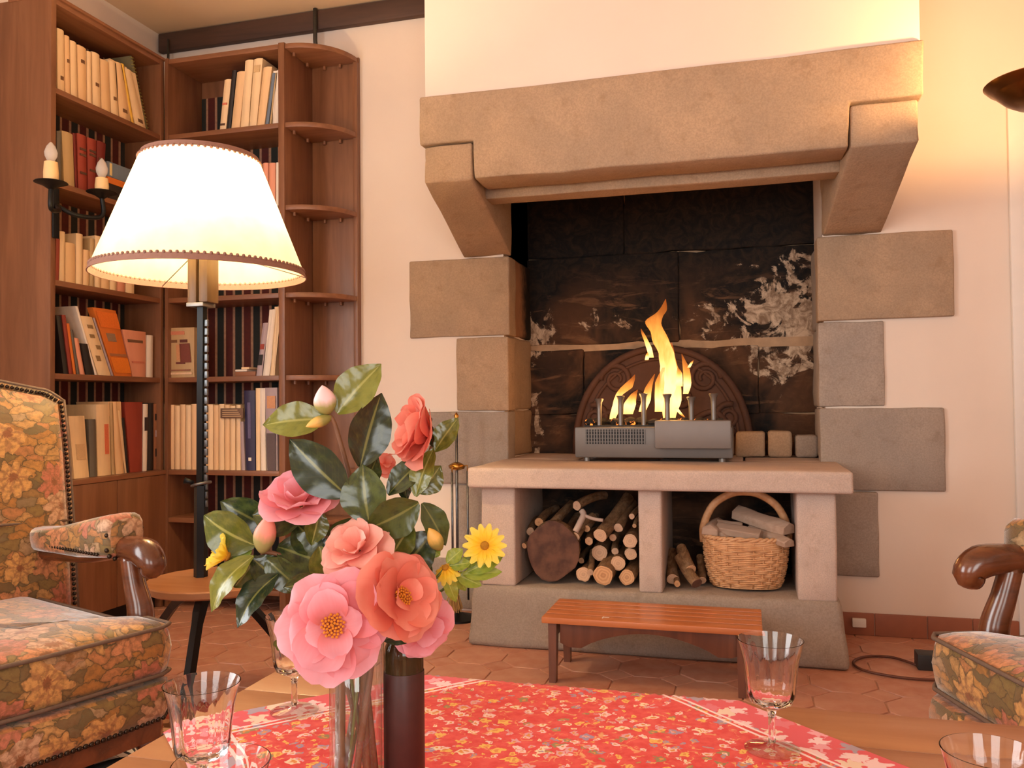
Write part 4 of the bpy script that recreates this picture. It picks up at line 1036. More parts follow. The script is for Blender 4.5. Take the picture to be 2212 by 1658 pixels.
# ---------------------------------------------------------------- wicker basket
BX, BY, BZ = -.016, 3.225, .236
bk = empty('wicker_basket', (BX, BY, BZ), 'round-cornered wicker basket with hoop handle, filled with split wood', 'basket')
BH = .178
def sup(t, k=.72):     # rounded rectangle-ish outline
    c, s = math.cos(t), math.sin(t)
    return math.copysign(abs(c) ** k, c), math.copysign(abs(s) ** k, s)
def brad(h):           # half sizes at height fraction
    f = 1 - .17 * (1 - h) ** 2.2
    return .148 * f, .118 * f
NS = 30
for row in range(26):
    h = (row + .5) / 26; z = BZ + .006 + h * (BH - .012); rx, ry = brad(h); pts = []
    n = NS * 4
    for i in range(n):
        t = 2 * PI * i / n; x, y = sup(t)
        w = .0034 * math.cos(NS / 2 * t + (row // 2 % 2) * PI) if row < 21 else .003 * math.cos(NS / 3 * t + row)
        pts.append((BX + x * (rx + w), BY + y * (ry + w), z + .0012 * math.sin(NS / 4 * t + row)))
    Mb().tube(pts, .0040 if row < 21 else .0046, 5, closed=True).build('wicker_strand', M['wicker'], bk, smooth=True)
for i in range(NS):
    t = 2 * PI * i / NS; x, y = sup(t)
    Mb().tube([(BX + x * brad(h)[0], BY + y * brad(h)[1], BZ + .004 + h * (BH - .004)) for h in (0, .25, .5, .75, 1)], .0034, 5).build('wicker_stake', M['wicker'], bk, smooth=True)
rx, ry = brad(0); Mb().prism([(BX + sup(2 * PI * i / 40)[0] * rx, BY + sup(2 * PI * i / 40)[1] * ry) for i in range(40)], 'Z', BZ, BZ + .012).build('basket_floor', M['wicker'], bk)
for ph in (0, PI):
    rx, ry = brad(1)
    Mb().tube([(BX + sup(2 * PI * i / 120)[0] * (rx + .004 * math.cos(20 * 2 * PI * i / 120 + ph)), BY + sup(2 * PI * i / 120)[1] * (ry + .004 * math.cos(20 * 2 * PI * i / 120 + ph)), BZ + BH + .004 * math.sin(20 * 2 * PI * i / 120 + ph)) for i in range(120)], .0058, 6, closed=True).build('rim_braid', M['wicker'], bk, smooth=True)
hp = [(BX - .150, BY, BZ + BH - .03), (BX - .149, BY, BZ + BH + .03), (BX - .115, BY, BZ + BH + .105), (BX - .055, BY, BZ + BH + .148), (BX, BY, BZ + BH + .158), (BX + .055, BY, BZ + BH + .148), (BX + .115, BY, BZ + BH + .105), (BX + .149, BY, BZ + BH + .03), (BX + .150, BY, BZ + BH - .03)]
Mb().tube(catmull(hp, 5), .0095, 8, squash=1.5).build('handle', M['wicker'], bk, smooth=True)
# split pieces of wood in it
def split_piece(pts, w, lab, seed):
    a, b = Vector(pts[0]), Vector(pts[1]); d = (b - a); L = d.length; d.normalize()
    x = d.cross(Vector((0, 0, 1))).normalized(); y = x.cross(d)
    sec = [(-1, -.5), (.9, -.6), (1.0, .2), (.1, .75), (-.8, .4)]
    vs = []; fs = []; n = 6
    for i in range(n):
        t = i / (n - 1)
        for k, (u, v) in enumerate(sec):
            jit = 1 + .25 * mnoise.noise(Vector((t * 3 + seed, k * 1.7, seed)))
            vs.append(a + d * L * t + (x * u + y * v) * w * jit * (1 - .1 * t))
    m_ = len(sec)
    for i in range(n - 1):
        for k in range(m_): fs.append((i * m_ + k, i * m_ + (k + 1) % m_, (i + 1) * m_ + (k + 1) % m_, (i + 1) * m_ + k))
    fs += [tuple(range(m_))[::-1], tuple(range((n - 1) * m_, n * m_))]
    o = mk('split_wood', vs, fs, M['split']); do_bevel(o.data, .003, 1)
    tag(o, lab, 'firewood', 'split wood in the basket')
pb = lambda x, y, Y: on(*Zb(x, y), 'Y', Y)
split_piece((pb(320, 590, 3.14), pb(430, 470, 3.28)), .030, 'pale wedge of split wood at the handle foot in the basket', 1)
split_piece((pb(420, 480, 3.24), pb(760, 520, 3.24)), .018, 'thin flat stick lying across the back of the basket', 2)
split_piece((pb(430, 555, 3.19), pb(1010, 650, 3.15)), .034, 'broad grey split plank lying across the basket front', 3)
split_piece((pb(700, 340, 3.30), pb(1385, 570, 3.15)), .038, 'thick grey split log jutting out over the basket side', 4)
split_piece((pb(900, 540, 3.25), pb(1390, 760, 3.11)), .028, 'narrow split log with rounded end hanging over the basket rim', 5)
split_piece((pb(460, 680, 3.15), pb(680, 660, 3.25)), .030, 'short brown split block low in the basket', 6)

# ---------------------------------------------------------------- footbench
bn = empty('footbench', (-.315, 2.82, 0), 'low slatted orange pine bench with arched apron standing before the hearth', 'bench')
x0, x1, y0, y1 = -.655, .033, 2.672, 2.945
sl = [(2.672, 2.733), (2.737, 2.792), (2.796, 2.845), (2.849, 2.897), (2.901, 2.945)]
for a, b in sl: rbox('slat', (x0, a, .192), (x1, b, .212), M['pine'], bn, bevel=.0035)
for x in (-.645, -.335, .0): pass
def apron(y):
    pts = [(-.60, .191), (-.03, .191), (-.03, .125), (-.06, .112)]
    n = 14
    for i in range(n + 1):
        u = i / n; pts.append((-.10 - .43 * u, .112 + .058 * math.sin(PI * u) ** .8))
    pts += [(-.57, .112), (-.60, .125)]
    Mb().prism(pts, 'Y', y, y + .018).build('apron', M['pine_dark'], bn, bevel=.002)
apron(2.700); apron(2.900)
for x in (-.622, -.030):
    for y, ly in ((2.704, -.01), (2.912, .01)):
        vs = []
        for z, s in ((.191, 1), (0, .8)):
            dy = ly if z == 0 else 0
            vs += [(x - .014 * s, y - .018 * s + dy, z), (x + .014 * s, y - .018 * s + dy, z), (x + .014 * s, y + .018 * s + dy, z), (x - .014 * s, y + .018 * s + dy, z)]
        mk('leg', vs, [(0, 1, 2, 3), (7, 6, 5, 4), (0, 4, 5, 1), (1, 5, 6, 2), (2, 6, 7, 3), (3, 7, 4, 0)], M['pine_dark'], bn)
for x in (-.625, -.028): rbox('cross_rail', (x - .01, 2.72, .14), (x + .01, 2.90, .19), M['pine_dark'], bn, bevel=.002)
# small white chalk marks on the top
o = Mb().box((-.462, 2.700, .2121), (-.458, 2.722, .2126)).box((-.458, 2.714, .2121), (-.44, 2.718, .2126)).build('paint_mark', M['white_paint'], bn)

# ---------------------------------------------------------------- fire irons
ti = empty('fire_tool_stand', (-1.185, 3.37, 0), 'slim dark fire tool stand with brass knob and straw brush beside the hearth', 'fire tools')
TX, TY = -1.19, 3.38
Mb().lathe([(.085, 0), (.085, .008), (.05, .018), (.012, .03), (.006, .05)], (TX, TY, 0), 24).build('base', M['iron'], ti, smooth=True, angle=40)
Mb().tube([(TX, TY, .03), (TX, TY, .845)], .0062, 8).build('post', M['iron_worn'], ti, smooth=True)
Mb().lathe([(.006, .80), (.012, .82), (.006, .84), (.011, .855), (.002, .87)], (TX, TY, 0), 12).build('finial', M['brass'], ti, smooth=True)
Mb().lathe([(.008, .625), (.03, .632), (.034, .645), (.02, .655), (.008, .66)], (TX, TY, 0), 16, mod=lambda i, t: 1 + .12 * math.cos(6 * t)).build('brass_collar', M['brass'], ti, smooth=True)
for a in (0.3, 2.4, 4.6):
    cx, cy = TX + .045 * math.cos(a), TY + .045 * math.sin(a)
    Mb().tube([(TX, TY, .64), (cx, cy, .645), (cx, cy, .62)], .003, 6).build('hook', M['brass'], ti, smooth=True)
bx_, by_ = TX + .045 * math.cos(4.6), TY + .045 * math.sin(4.6)
Mb().tube([(bx_, by_, .62), (bx_, by_, .16)], .005, 8).build('brush_handle', M['iron_worn'], ti, smooth=True)
straw = Mb()
for i in range(90):
    a = random.uniform(0, 2 * PI); r0 = random.uniform(0, .012); r1 = random.uniform(.0, .042)
    straw.tube([(bx_ + r0 * math.cos(a), by_ + r0 * math.sin(a), .17), (bx_ + r1 * math.cos(a), by_ + r1 * math.sin(a), random.uniform(.035, .06))], .0012, 4)
tag(straw.build('straw', plain(srgb(190, 148, 88), .8, 0, .3, name='straw'), ti), kind='stuff')
px_, py_ = TX + .045 * math.cos(.3), TY + .045 * math.sin(.3)
Mb().tube([(px_, py_, .62), (px_, py_, .08)], .0045, 8).build('poker', M['iron_worn'], ti, smooth=True)

# ---------------------------------------------------------------- transformer box with cable on the floor
bxo = rbox('power_adapter', (.535, 3.10, 0), (.61, 3.17, .052), plain((.02, .02, .021), .5, name='black_plastic'), bevel=.004)
tag(bxo, 'small black power adapter lying on the tiles beside the armchair', 'adapter')
cpts = [(.54, 3.14, .006), (.47, 3.215, .006), (.385, 3.20, .006), (.335, 3.12, .006), (.36, 3.035, .006), (.45, 2.99, .006), (.55, 2.985, .006), (.66, 3.02, .006)]
tag(Mb().tube(catmull(cpts, 8), .0045, 7).build('cable', plain(srgb(96, 54, 40), .5, name='brown_cable'), smooth=True), 'brown cable looped on the terracotta tiles beside the adapter', 'cable')
# ---------------------------------------------------------------- floor lamp with its own little table
LD = 2.62
LC = pxd(436, 1245, LD); LX, LY = LC.x, LC.y
lp = empty('floor_lamp', (LX, LY, 0), 'iron floor lamp with round wooden table and large lit cream shade', 'lamp')
k = LD / FPX
zs_b = pxd(434, 597, LD).z; zs_t = pxd(434, 338, LD).z; rb, rt_ = 221 * k, 120 * k
SX, SY = pxd(434, 470, LD).x, pxd(434, 470, LD).y
n = 64
def ringp(r, z): return [(SX + r * math.cos(2 * PI * i / n), SY + r * math.sin(2 * PI * i / n), z) for i in range(n)]
vs = ringp(rb, zs_b) + ringp((rb + rt_) / 2, (zs_b + zs_t) / 2) + ringp(rt_, zs_t)
fs = [(j * n + i, j * n + (i + 1) % n, (j + 1) * n + (i + 1) % n, (j + 1) * n + i) for j in range(2) for i in range(n)]
sh = mk('shade', vs, fs, M['shade'], lp, smooth=True)
def band(z0, z1, r0, r1, nm):
    vs = ringp(r0 + .0015, z0) + ringp(r1 + .0015, z1) + ringp(r1 - .002, z1) + ringp(r0 - .002, z0)
    fs = [(j * n + i, j * n + (i + 1) % n, ((j + 1) % 4) * n + (i + 1) % n, ((j + 1) % 4) * n + i) for j in range(4) for i in range(n)]
    mk(nm, vs, fs, M['trim'], sh)
sl_ = (rb - rt_) / (zs_t - zs_b)
band(zs_b, zs_b + .020, rb, rb - .020 * sl_, 'trim_braid'); band(zs_t - .016, zs_t, rt_ + .016 * sl_, rt_, 'trim_braid')
sc_ = Mb()
for zz, rr, s in ((zs_b + .021, rb - .021 * sl_, 1), (zs_t - .017, rt_ + .017 * sl_, -1)):
    cnt_ = 110 if s == 1 else 64
    for i in range(cnt_):
        t = 2 * PI * i / cnt_; sc_.ball((SX + (rr + .001) * math.cos(t), SY + (rr + .001) * math.sin(t), zz), .0055, 6, 4)
tag(sc_.build('scalloped_edge', M['trim'], sh, smooth=True), kind='stuff')
wire = Mb()
for a in (.5, .5 + 2 * PI / 3, .5 + 4 * PI / 3): wire.tube([(SX, SY, zs_b + .09), (SX + (rb - .004) * math.cos(a), SY + (rb - .004) * math.sin(a), zs_b + .004)], .0018, 5)
wire.build('wire_spider', M['steel'], lp)
zb0 = pxd(440, 664, LD).z; zb1 = zs_b + .11
# slotted wooden head block, slightly leaning
for dx in (-.026, .014):
    Mb().box((SX + dx - .002, SY - .03, zb0 + (.0 if dx < 0 else .012)), (SX + dx + .030, SY + .03, zb1)).build('head_block', M['lamp_wood'], lp, bevel=.006)
rbox('block_collar', (SX - .03, SY - .032, zb0), (SX + .03, SY + .032, zb0 + .012), M['steel'], lp, bevel=.002)
zt = LC.z                        # table top height
pole_t = Vector((SX + .004, SY, zb0)); pole_b = Vector((LX - .004, LY, zt))
Mb().tube([pole_b, pole_b.lerp(pole_t, .5), pole_t], .0145, 4, up=(.7, .7, 0)).build('pole', M['iron'], lp, smooth=False)
rk = Mb()
for i in range(22):
    p = pole_b.lerp(pole_t, .26 + .7 * i / 22); rk.box((p.x + .012, p.y - .006, p.z), (p.x + .024, p.y + .002, p.z + .021))
rk.build('toothed_rack', M['iron_worn'], lp, bevel=.002)
pc = pole_b.lerp(pole_t, .345)
Mb().tube([pc + Vector((.027 * math.cos(t), .027 * math.sin(t), .006 * math.cos(t))) for t in [2 * PI * i / 20 for i in range(20)]], .005, 6, closed=True).build('ratchet_ring', M['iron_worn'], lp, smooth=True)
Mb().tube([pc + Vector((-.02, -.01, .004)), pc + Vector((-.045, -.02, .012))], [.006, .011], 7).build('ratchet_knob', M['iron'], lp, smooth=True)
Mb().tube([pole_b + Vector((0, 0, .0)), pole_b.lerp(pole_t, .34)], .021, 6).build('lower_pole', M['iron'], lp)
tcx, tcy, tr = LX + .055, LY - .01, .205
Mb().lathe([(tr - .01, zt - .026), (tr, zt - .020), (tr, zt - .004), (tr - .004, zt)], (tcx, tcy, 0), 20).build('table_top', M['table_wood'], lp, smooth=True, angle=30)
Mb().lathe([(.06, zt - .034), (.06, zt - .026)], (LX + .01, LY, 0), 16).build('top_bracket', M['iron'], lp)
hubp = Vector((LX + .02, LY, zt - .03))
for foot in (on(396, 1540, 'Z', .008), on(290, 1425, 'Z', .008), on(660, 1440, 'Z', .008)):
    mid = hubp.lerp(foot, .35) + Vector((0, 0, .05))
    Mb().tube(catmull([hubp + Vector((0, 0, -.01)), mid, foot.lerp(mid, .35) + Vector((0, 0, -.005)), foot], 5), [.020] * 6 + [.017] * 10, 4, up=(.3, .2, 1)).build('leg', M['iron'], lp)
Mb().ball((SX, SY, zs_b + .17), .032, 14, 9, (1, 1, 1.25)).build('bulb', M['bulb'], lp, smooth=True)
point_light('lamp_bulb_light', (SX, SY, zs_b + .235), 38, (1, .72, .40), .04)

# ---------------------------------------------------------------- brass uplighter at the right
RY = 2.74; rp = on(2122, 196, 'Y', RY + .02)
RR = .145; RX = rp.x + RR; RZ = rp.z + .004
up = empty('uplighter_lamp', (RX, RY, 0), 'tall aged brass uplighter with shallow bowl throwing light on the chimney', 'lamp')
Mb().lathe([(.02, -.075), (.06, -.070), (.09, -.052), (.116, -.026), (.122, -.020), (.132, -.014), (RR, .0), (RR - .003, .003), (.126, -.008), (.11, -.02), (.085, -.045), (.03, -.062)], (RX, RY, RZ), 40, caps=False).build('bowl', M['brass_dark'], up, smooth=True, angle=50)
Mb().lathe([(.012, 0.02), (.012, RZ - .10), (.022, RZ - .085), (.03, RZ - .07)], (RX, RY, 0), 14).build('stem', M['brass_dark'], up, smooth=True)
Mb().lathe([(.14, 0), (.14, .012), (.10, .022), (.02, .03), (.012, .05)], (RX, RY, 0), 30).build('base', M['brass_dark'], up, smooth=True, angle=40)
Mb().lathe([(.012, -.05), (.016, -.02), (.012, .0), (.002, .006)], (RX, RY, RZ), 12).build('bulb', M['bulb'], up, smooth=True)
point_light('uplighter_light', (RX, RY, RZ + .012), 34, (1, .57, .25), .03)

# ---------------------------------------------------------------- armchairs
def chair(label, P0, ang, y_corner, sgn):
    """local x forward, y to the sitter's left; local (0, y_corner) is the front corner seen at P0"""
    fx = Vector((math.cos(ang), math.sin(ang), 0)); ly = Vector((-math.sin(ang), math.cos(ang), 0))
    org = Vector((P0[0], P0[1], 0)) - ly * y_corner
    X = lambda v: org + fx * v[0] + ly * v[1] + Vector((0, 0, v[2]))
    c = empty('armchair', org - fx * .3, label, 'armchair', 'pair of tapestry armchairs')
    FB, WD = M['tapestry'], M['chair_wood']
    def uvmesh(name, vs, fs, par=c, smooth=True, mat=FB):
        me_v = [Vector(v) for v in vs]
        o = mk(name, me_v, fs, mat, par, smooth=smooth, xf=X)
        me = o.data; ul = me.uv_layers.new(name='uv')
        loc = me_v
        for p in me.polygons:
            a, b, d = [loc[i] for i in p.vertices[:3]]; nn = (b - a).cross(d - a); ax = max(range(3), key=lambda i: abs(nn[i]))
            for li in p.loop_indices:
                q = loc[me.loops[li].vertex_index]; ul.data[li].uv = ((q.y, q.z), (q.x, q.z + .37), (q.x + .2, q.y))[ax]
        return o
    # T shaped seat cushion
    def outline(ins):
        w0, w1, xa, xb, xc = .315 - ins, .268 - ins, -.005 - ins, -.13 + ins * .2, -.58 + ins
        if ins > .05: w0 = w1 = .27 - ins; xb = -.18
        pts = [(xc, -w1), (xb, -w1), (xb + .015, -w0), (xa - .02, -w0), (xa, -w0 + .03), (xa + .012, 0), (xa, w0 - .03), (xa - .02, w0), (xb + .015, w0), (xb, w1), (xc, w1)]
        out = []
        for i, p in enumerate(pts):
            q = pts[(i + 1) % len(pts)]
            for s in range(4): out.append((p[0] + (q[0] - p[0]) * s / 4, p[1] + (q[1] - p[1]) * s / 4))
        return out
    lv = [(.022, .300), (.004, .306), (0, .325), (-.004, .36), (0, .392), (.006, .410), (.026, .420), (.045, .4245), (.09, .4295), (.15, .433), (.215, .4345)]
    vs = []; m_ = len(outline(0))
    for ins, z in lv: vs += [(x, y, z) for x, y in outline(ins)]
    fs = [(j * m_ + i, j * m_ + (i + 1) % m_, (j + 1) * m_ + (i + 1) % m_, (j + 1) * m_ + i) for j in range(len(lv) - 1) for i in range(m_)]
    vs.append((-.3, 0, .435)); t_ = len(vs) - 1; b_ = (len(lv) - 1) * m_
    fs += [(b_ + i, b_ + (i + 1) % m_, t_) for i in range(m_)] + [tuple(range(m_))[::-1]]
    cu = uvmesh('seat_cushion', vs, fs)
    for z in (.410, .306): Mb().tube([X((x, y, z)) for x, y in outline(-.001)], .0045, 6, closed=True).build('piping', M['gimp'], cu, smooth=True)
    # upholstered seat rail
    vs = []; prof = [(.0, .292), (.014, .288), (.022, .262), (.020, .23), (.010, .208), (.0, .205)]
    def rail(o): return [(-.58, -.27 - o), (-.15, -.275 - o), (-.03, -.30 - o), (-.012 + o, -.285), (.002 + o, -.14), (.008 + o, 0), (.002 + o, .14), (-.012 + o, .285), (-.03, .30 + o), (-.15, .275 + o), (-.58, .27 + o)]
    for o_, z in prof: vs += [(x, y, z) for x, y in rail(o_)]
    m_ = 11; fs = [(j * m_ + i, (j + 1) * m_ + i, (j + 1) * m_ + (i + 1) % m_, j * m_ + (i + 1) % m_) for j in range(len(prof) - 1) for i in range(m_)] + [tuple(range(m_)), tuple(range((len(prof) - 1) * m_, len(prof) * m_))[::-1]]
    uvmesh('seat_rail', vs, fs)
    # wooden frame under it
    poly = rail(.004); Mb().prism(poly, 'Z', .165, .2045).build('wood_rail', WD, c, xf=X, bevel=.004)
    nl = Mb(); rp_ = rail(.013)
    for i in range(len(rp_) - 1):
        a, b = Vector((*rp_[i], .212)), Vector((*rp_[i + 1], .212)); nn = max(1, int((b - a).length / .0125))
        for s in range(nn): nl.ball(X(a.lerp(b, s / nn)), .0058, 6, 4)
    tag(nl.build('nail_trim', M['nail'], c, smooth=True), kind='stuff')
    for x, y in ((-.045, -.27), (-.045, .27), (-.55, -.24), (-.55, .24)):
        kx = .02 if x > -.2 else -.05; sy = .02 * (1 if y > 0 else -1)
        Mb().tube([X(p) for p in catmull([(x, y, .17), (x + kx * .8, y + sy, .12), (x + kx * .3, y + sy * .4, .05), (x + kx * .9, y + sy, .0)], 4)], [.030, .031, .031, .030, .026, .022, .019, .017, .016, .017, .020, .024, .024], 10).build('leg', WD, c, smooth=True)
    # back: padded front panel on a slab, leaning
    lean = lambda z: -.575 - .19 * (z - .38)
    def bshape(ins):
        h, w = .982 - ins, .402 - ins
        pts = [(-w + .01, .33 + ins * .3), (-w, .55), (-w - .006, .80), (-w - .004, .925 - ins * .4)]
        for i in range(7):
            a = i / 6; pts.append((-w + .0 + .06 * a, (.925 - ins * .4) + (h - .925 + ins * .4) * math.sin(a * PI / 2) * .55))
        pts += [(-.13, h + .018), (0, h + .028), (.13, h + .018)]
        for i in range(7):
            a = 1 - i / 6; pts.append((w - .06 * a, (.925 - ins * .4) + (h - .925 + ins * .4) * math.sin(a * PI / 2) * .55))
        pts += [(w + .004, .925 - ins * .4), (w + .006, .80), (w, .55), (w - .01, .33 + ins * .3)]
        return pts
    vs = []; lv = [(.006, -.095), (0, -.085), (0, -.018), (.004, -.006), (.022, -.002), (.026, .006), (.05, .026), (.11, .042), (.18, .050)]
    m_ = len(bshape(0))
    for ins, off in lv: vs += [(lean(z) + off, y, z) for y, z in bshape(ins)]
    fs = [(j * m_ + i, j * m_ + (i + 1) % m_, (j + 1) * m_ + (i + 1) % m_, (j + 1) * m_ + i) for j in range(len(lv) - 1) for i in range(m_)]
    vs.append((lean(.62) + .054, 0, .62)); t_ = len(vs) - 1; b_ = (len(lv) - 1) * m_
    fs += [(b_ + i, b_ + (i + 1) % m_, t_) for i in range(m_)] + [tuple(range(m_))[::-1]]
    bk_ = uvmesh('backrest', vs, fs)
    Mb().tube([X((lean(.60) + (.050 if abs(y) < .2 else .050 - (abs(y) - .2) * .18) + .001, y, .60 + .012 * math.cos(y * 5))) for y in [-.37 + .74 * i / 24 for i in range(25)]], .004, 6).build('seam_piping', M['gimp'], bk_, smooth=True)
    ed = bshape(.001)
    Mb().tube([X((lean(z) - .010, y, z)) for y, z in ed], .0055, 6).build('piping', M['gimp'], bk_, smooth=True)
    nl = Mb(); e2 = bshape(.013)
    for i in range(len(e2) - 1):
        a = Vector((lean(e2[i][1]) + .000, *e2[i])); b = Vector((lean(e2[i + 1][1]) + .000, *e2[i + 1])); nn = max(1, int((b - a).length / .0125))
        for s in range(nn): nl.ball(X(a.lerp(b, s / nn)), .0056, 6, 4)
    tag(nl.build('nail_trim', M['nail'], bk_, smooth=True), kind='stuff')
    # arms
    for s in (-1, 1):
        ya = s * .325; yb = s * .29
        st = [(-.60, yb, .560, .040, .030), (-.50, ya - s * .01, .560, .043, .034), (-.40, ya, .570, .048, .046), (-.30, ya, .584, .052, .052), (-.235, ya, .592, .052, .054), (-.218, ya, .590, .042, .044)]
        vs = []; seg = 16
        for x, y, z, hw, hh in st:
            for i in range(seg):
                u, v = sup(2 * PI * i / seg, .6); vs.append((x, y + u * hw, z + v * hh))
        fs = [(j * seg + i, j * seg + (i + 1) % seg, (j + 1) * seg + (i + 1) % seg, (j + 1) * seg + i) for j in range(len(st) - 1) for i in range(seg)] + [tuple(range(seg))[::-1], tuple(range((len(st) - 1) * seg, len(st) * seg))]
        pad = uvmesh('arm_pad', vs, fs)
        nl = Mb()
        for i in range(13): nl.ball(X((-.228, ya + sup(2 * PI * i / 13, .6)[0] * .046, .579 + sup(2 * PI * i / 13, .6)[1] * .042)), .006, 6, 4)
        for i in range(26): nl.ball(X((-.58 + i * .0125, ya - s * .048 + (s * .03 if i < 4 else 0), .548)), .0045, 6, 4)
        tag(nl.build('nail_trim', M['nail'], pad, smooth=True), kind='stuff')
        kp = catmull([(-.60, yb, .522), (-.40, ya, .530), (-.27, ya, .555), (-.20, ya, .562), (-.135, ya, .556), (-.108, ya, .530), (-.132, ya, .514)], 5)
        kr = lerp_list([.020, .022, .027, .031, .036, .031, .018], 5)
        Mb().tube([X(p) for p in kp], kr, 14).build('arm_scroll', WD, c, smooth=True)
        pp = catmull([(-.205, ya, .545), (-.185, ya, .48), (-.165, ya + s * .004, .41), (-.165, ya - s * .006, .34), (-.175, ya - s * .03, .22)], 5)
        Mb().tube([X(p) for p in pp], lerp_list([.024, .026, .031, .033, .030], 5), 12).build('arm_post', WD, c, smooth=True)
    return c
chair('tapestry armchair with pale seat standing beside the floor lamp', (-1.256, 1.638), math.radians(-20), .31, 1)
chair('tapestry armchair standing beside the power adapter and the door casing', (.350, 1.945), math.radians(200), -.31, -1)

# things on the floor under the lamp-side chair
vs = []; fs = []
NX, NY = 14, 14
for i in range(NX + 1):
    for j in range(NY + 1):
        x, y = -1.72 + .44 * i / NX, 1.83 + .36 * j / NY; vs.append((x, y, .006 + .004 * mnoise.noise(Vector((x * 6, y * 6, 0)))))
fs = [(i * (NY + 1) + j, (i + 1) * (NY + 1) + j, (i + 1) * (NY + 1) + j + 1, i * (NY + 1) + j + 1) for i in range(NX) for j in range(NY)]
o = mk('rug', vs, fs, M['rug'], smooth=True, uvs=[(v[0], v[1]) for v in vs]); mo = o.modifiers.new('thick', 'SOLIDIFY'); mo.thickness = .006; mo.offset = 1
tag(o, 'small red and beige patterned rug lying under the lamp-side armchair', 'rug')
bc_ = Vector((-1.50, 1.60, .065))
m_ = Mb(); rows = []; uvs = []
NR, NSg = 12, 28
for i in range(NR + 1):
    a = PI * i / NR; row = []
    for j in range(NSg):
        b = 2 * PI * j / NSg; d = Vector((math.sin(a) * math.cos(b), math.sin(a) * math.sin(b), -math.cos(a)))
        r = 1 + .22 * mnoise.noise(d * 2.2 + Vector((4, 1, 0))) + .08 * mnoise.noise(d * 6)
        p = Vector((d.x * .17 * r, d.y * .15 * r, d.z * .075 * r)); p.z = max(p.z, -.052)
        m_.v.append(bc_ + p); uvs.append((p.x + .2 * d.z, p.y))
m_.f = [(i * NSg + j, i * NSg + (j + 1) % NSg, (i + 1) * NSg + (j + 1) % NSg, (i + 1) * NSg + j) for i in range(NR) for j in range(NSg)]; m_.mi = [0] * len(m_.f)
o = m_.build('cloth_bag', M['dots'], smooth=True, uvs=uvs)
tag(o, 'crumpled white cloth bag with dark spots lying under the armchair', 'bag')
st_ = Mb().tube(catmull([bc_ + Vector(p) for p in ((.10, -.10, .045), (.16, -.02, .05), (.20, .08, .01), (.22, .16, -.02))], 6), .016, 8).build('strap', M['black'], o, smooth=True)

# ---------------------------------------------------------------- coffee table and cloth
TZ = .462
tb = empty('coffee_table', (0, .95, 0), 'plain brown wooden coffee table under the diagonal red cloth', 'table')
TX0, TX1, TY0, TY1 = -.762, .80, .52, 1.288
for i in range(6):
    a = TY0 + (TY1 - TY0) * i / 6; rbox('plank', (TX0, a + .0006, TZ - .032), (TX1, a + (TY1 - TY0) / 6 - .0006, TZ), M['table_wood'], tb, bevel=.002)
for a, b in (((TX0 + .05, TY0 + .05), (TX1 - .05, TY0 + .07)), ((TX0 + .05, TY1 - .07), (TX1 - .05, TY1 - .05)), ((TX0 + .05, TY0 + .07), (TX0 + .07, TY1 - .07)), ((TX1 - .07, TY0 + .07), (TX1 - .05, TY1 - .07))):
    rbox('apron', (a[0], a[1], TZ - .11), (b[0], b[1], TZ - .0325), M['table_wood'], tb, bevel=.002)
for x in (TX0 + .045, TX1 - .105):
    for y in (TY0 + .045, TY1 - .105): rbox('leg', (x, y, 0), (x + .06, y + .06, TZ - .0325), M['table_wood'], tb, bevel=.006)
HS = .3677; CCX, CCY, CA = -.262, 1.010, math.radians(47)
ca, sa = math.cos(CA), math.sin(CA); NN = 72
vs = []; uvs = []
for i in range(NN + 1):
    for j in range(NN + 1):
        u, v = -HS + 2 * HS * i / NN, -HS + 2 * HS * j / NN
        x, y = CCX + u * ca - v * sa, CCY + u * sa + v * ca
        z = TZ + .0025 + .0006 * mnoise.noise(Vector((x * 30, y * 30, 0)))
        over = max(y - TY1, 0); side = max(TX0 - x, 0)
        if over > 0:
            r_ = .006; ang_ = min(over / r_, PI / 2)
            z -= (r_ * (1 - math.cos(ang_)) + max(over - r_ * PI / 2, 0)); y = TY1 + r_ * math.sin(ang_) + .006 * mnoise.noise(Vector((x * 14, z * 5, 2))) * min(1, over * 12) + min(over, .05) * .06
        elif side > 0:
            r_ = .006; ang_ = min(side / r_, PI / 2)
            z -= (r_ * (1 - math.cos(ang_)) + max(side - r_ * PI / 2, 0)); x = TX0 - r_ * math.sin(ang_)
        vs.append((x, y, z)); uvs.append((u, v))
fs = [(i * (NN + 1) + j, (i + 1) * (NN + 1) + j, (i + 1) * (NN + 1) + j + 1, i * (NN + 1) + j + 1) for i in range(NN) for j in range(NN)]
o = mk('tablecloth', vs, fs, M['cloth'], smooth=True, uvs=uvs)
tag(o, 'red square cloth printed with small flowers laid diagonally on the table', 'tablecloth')
CT = TZ + .0032

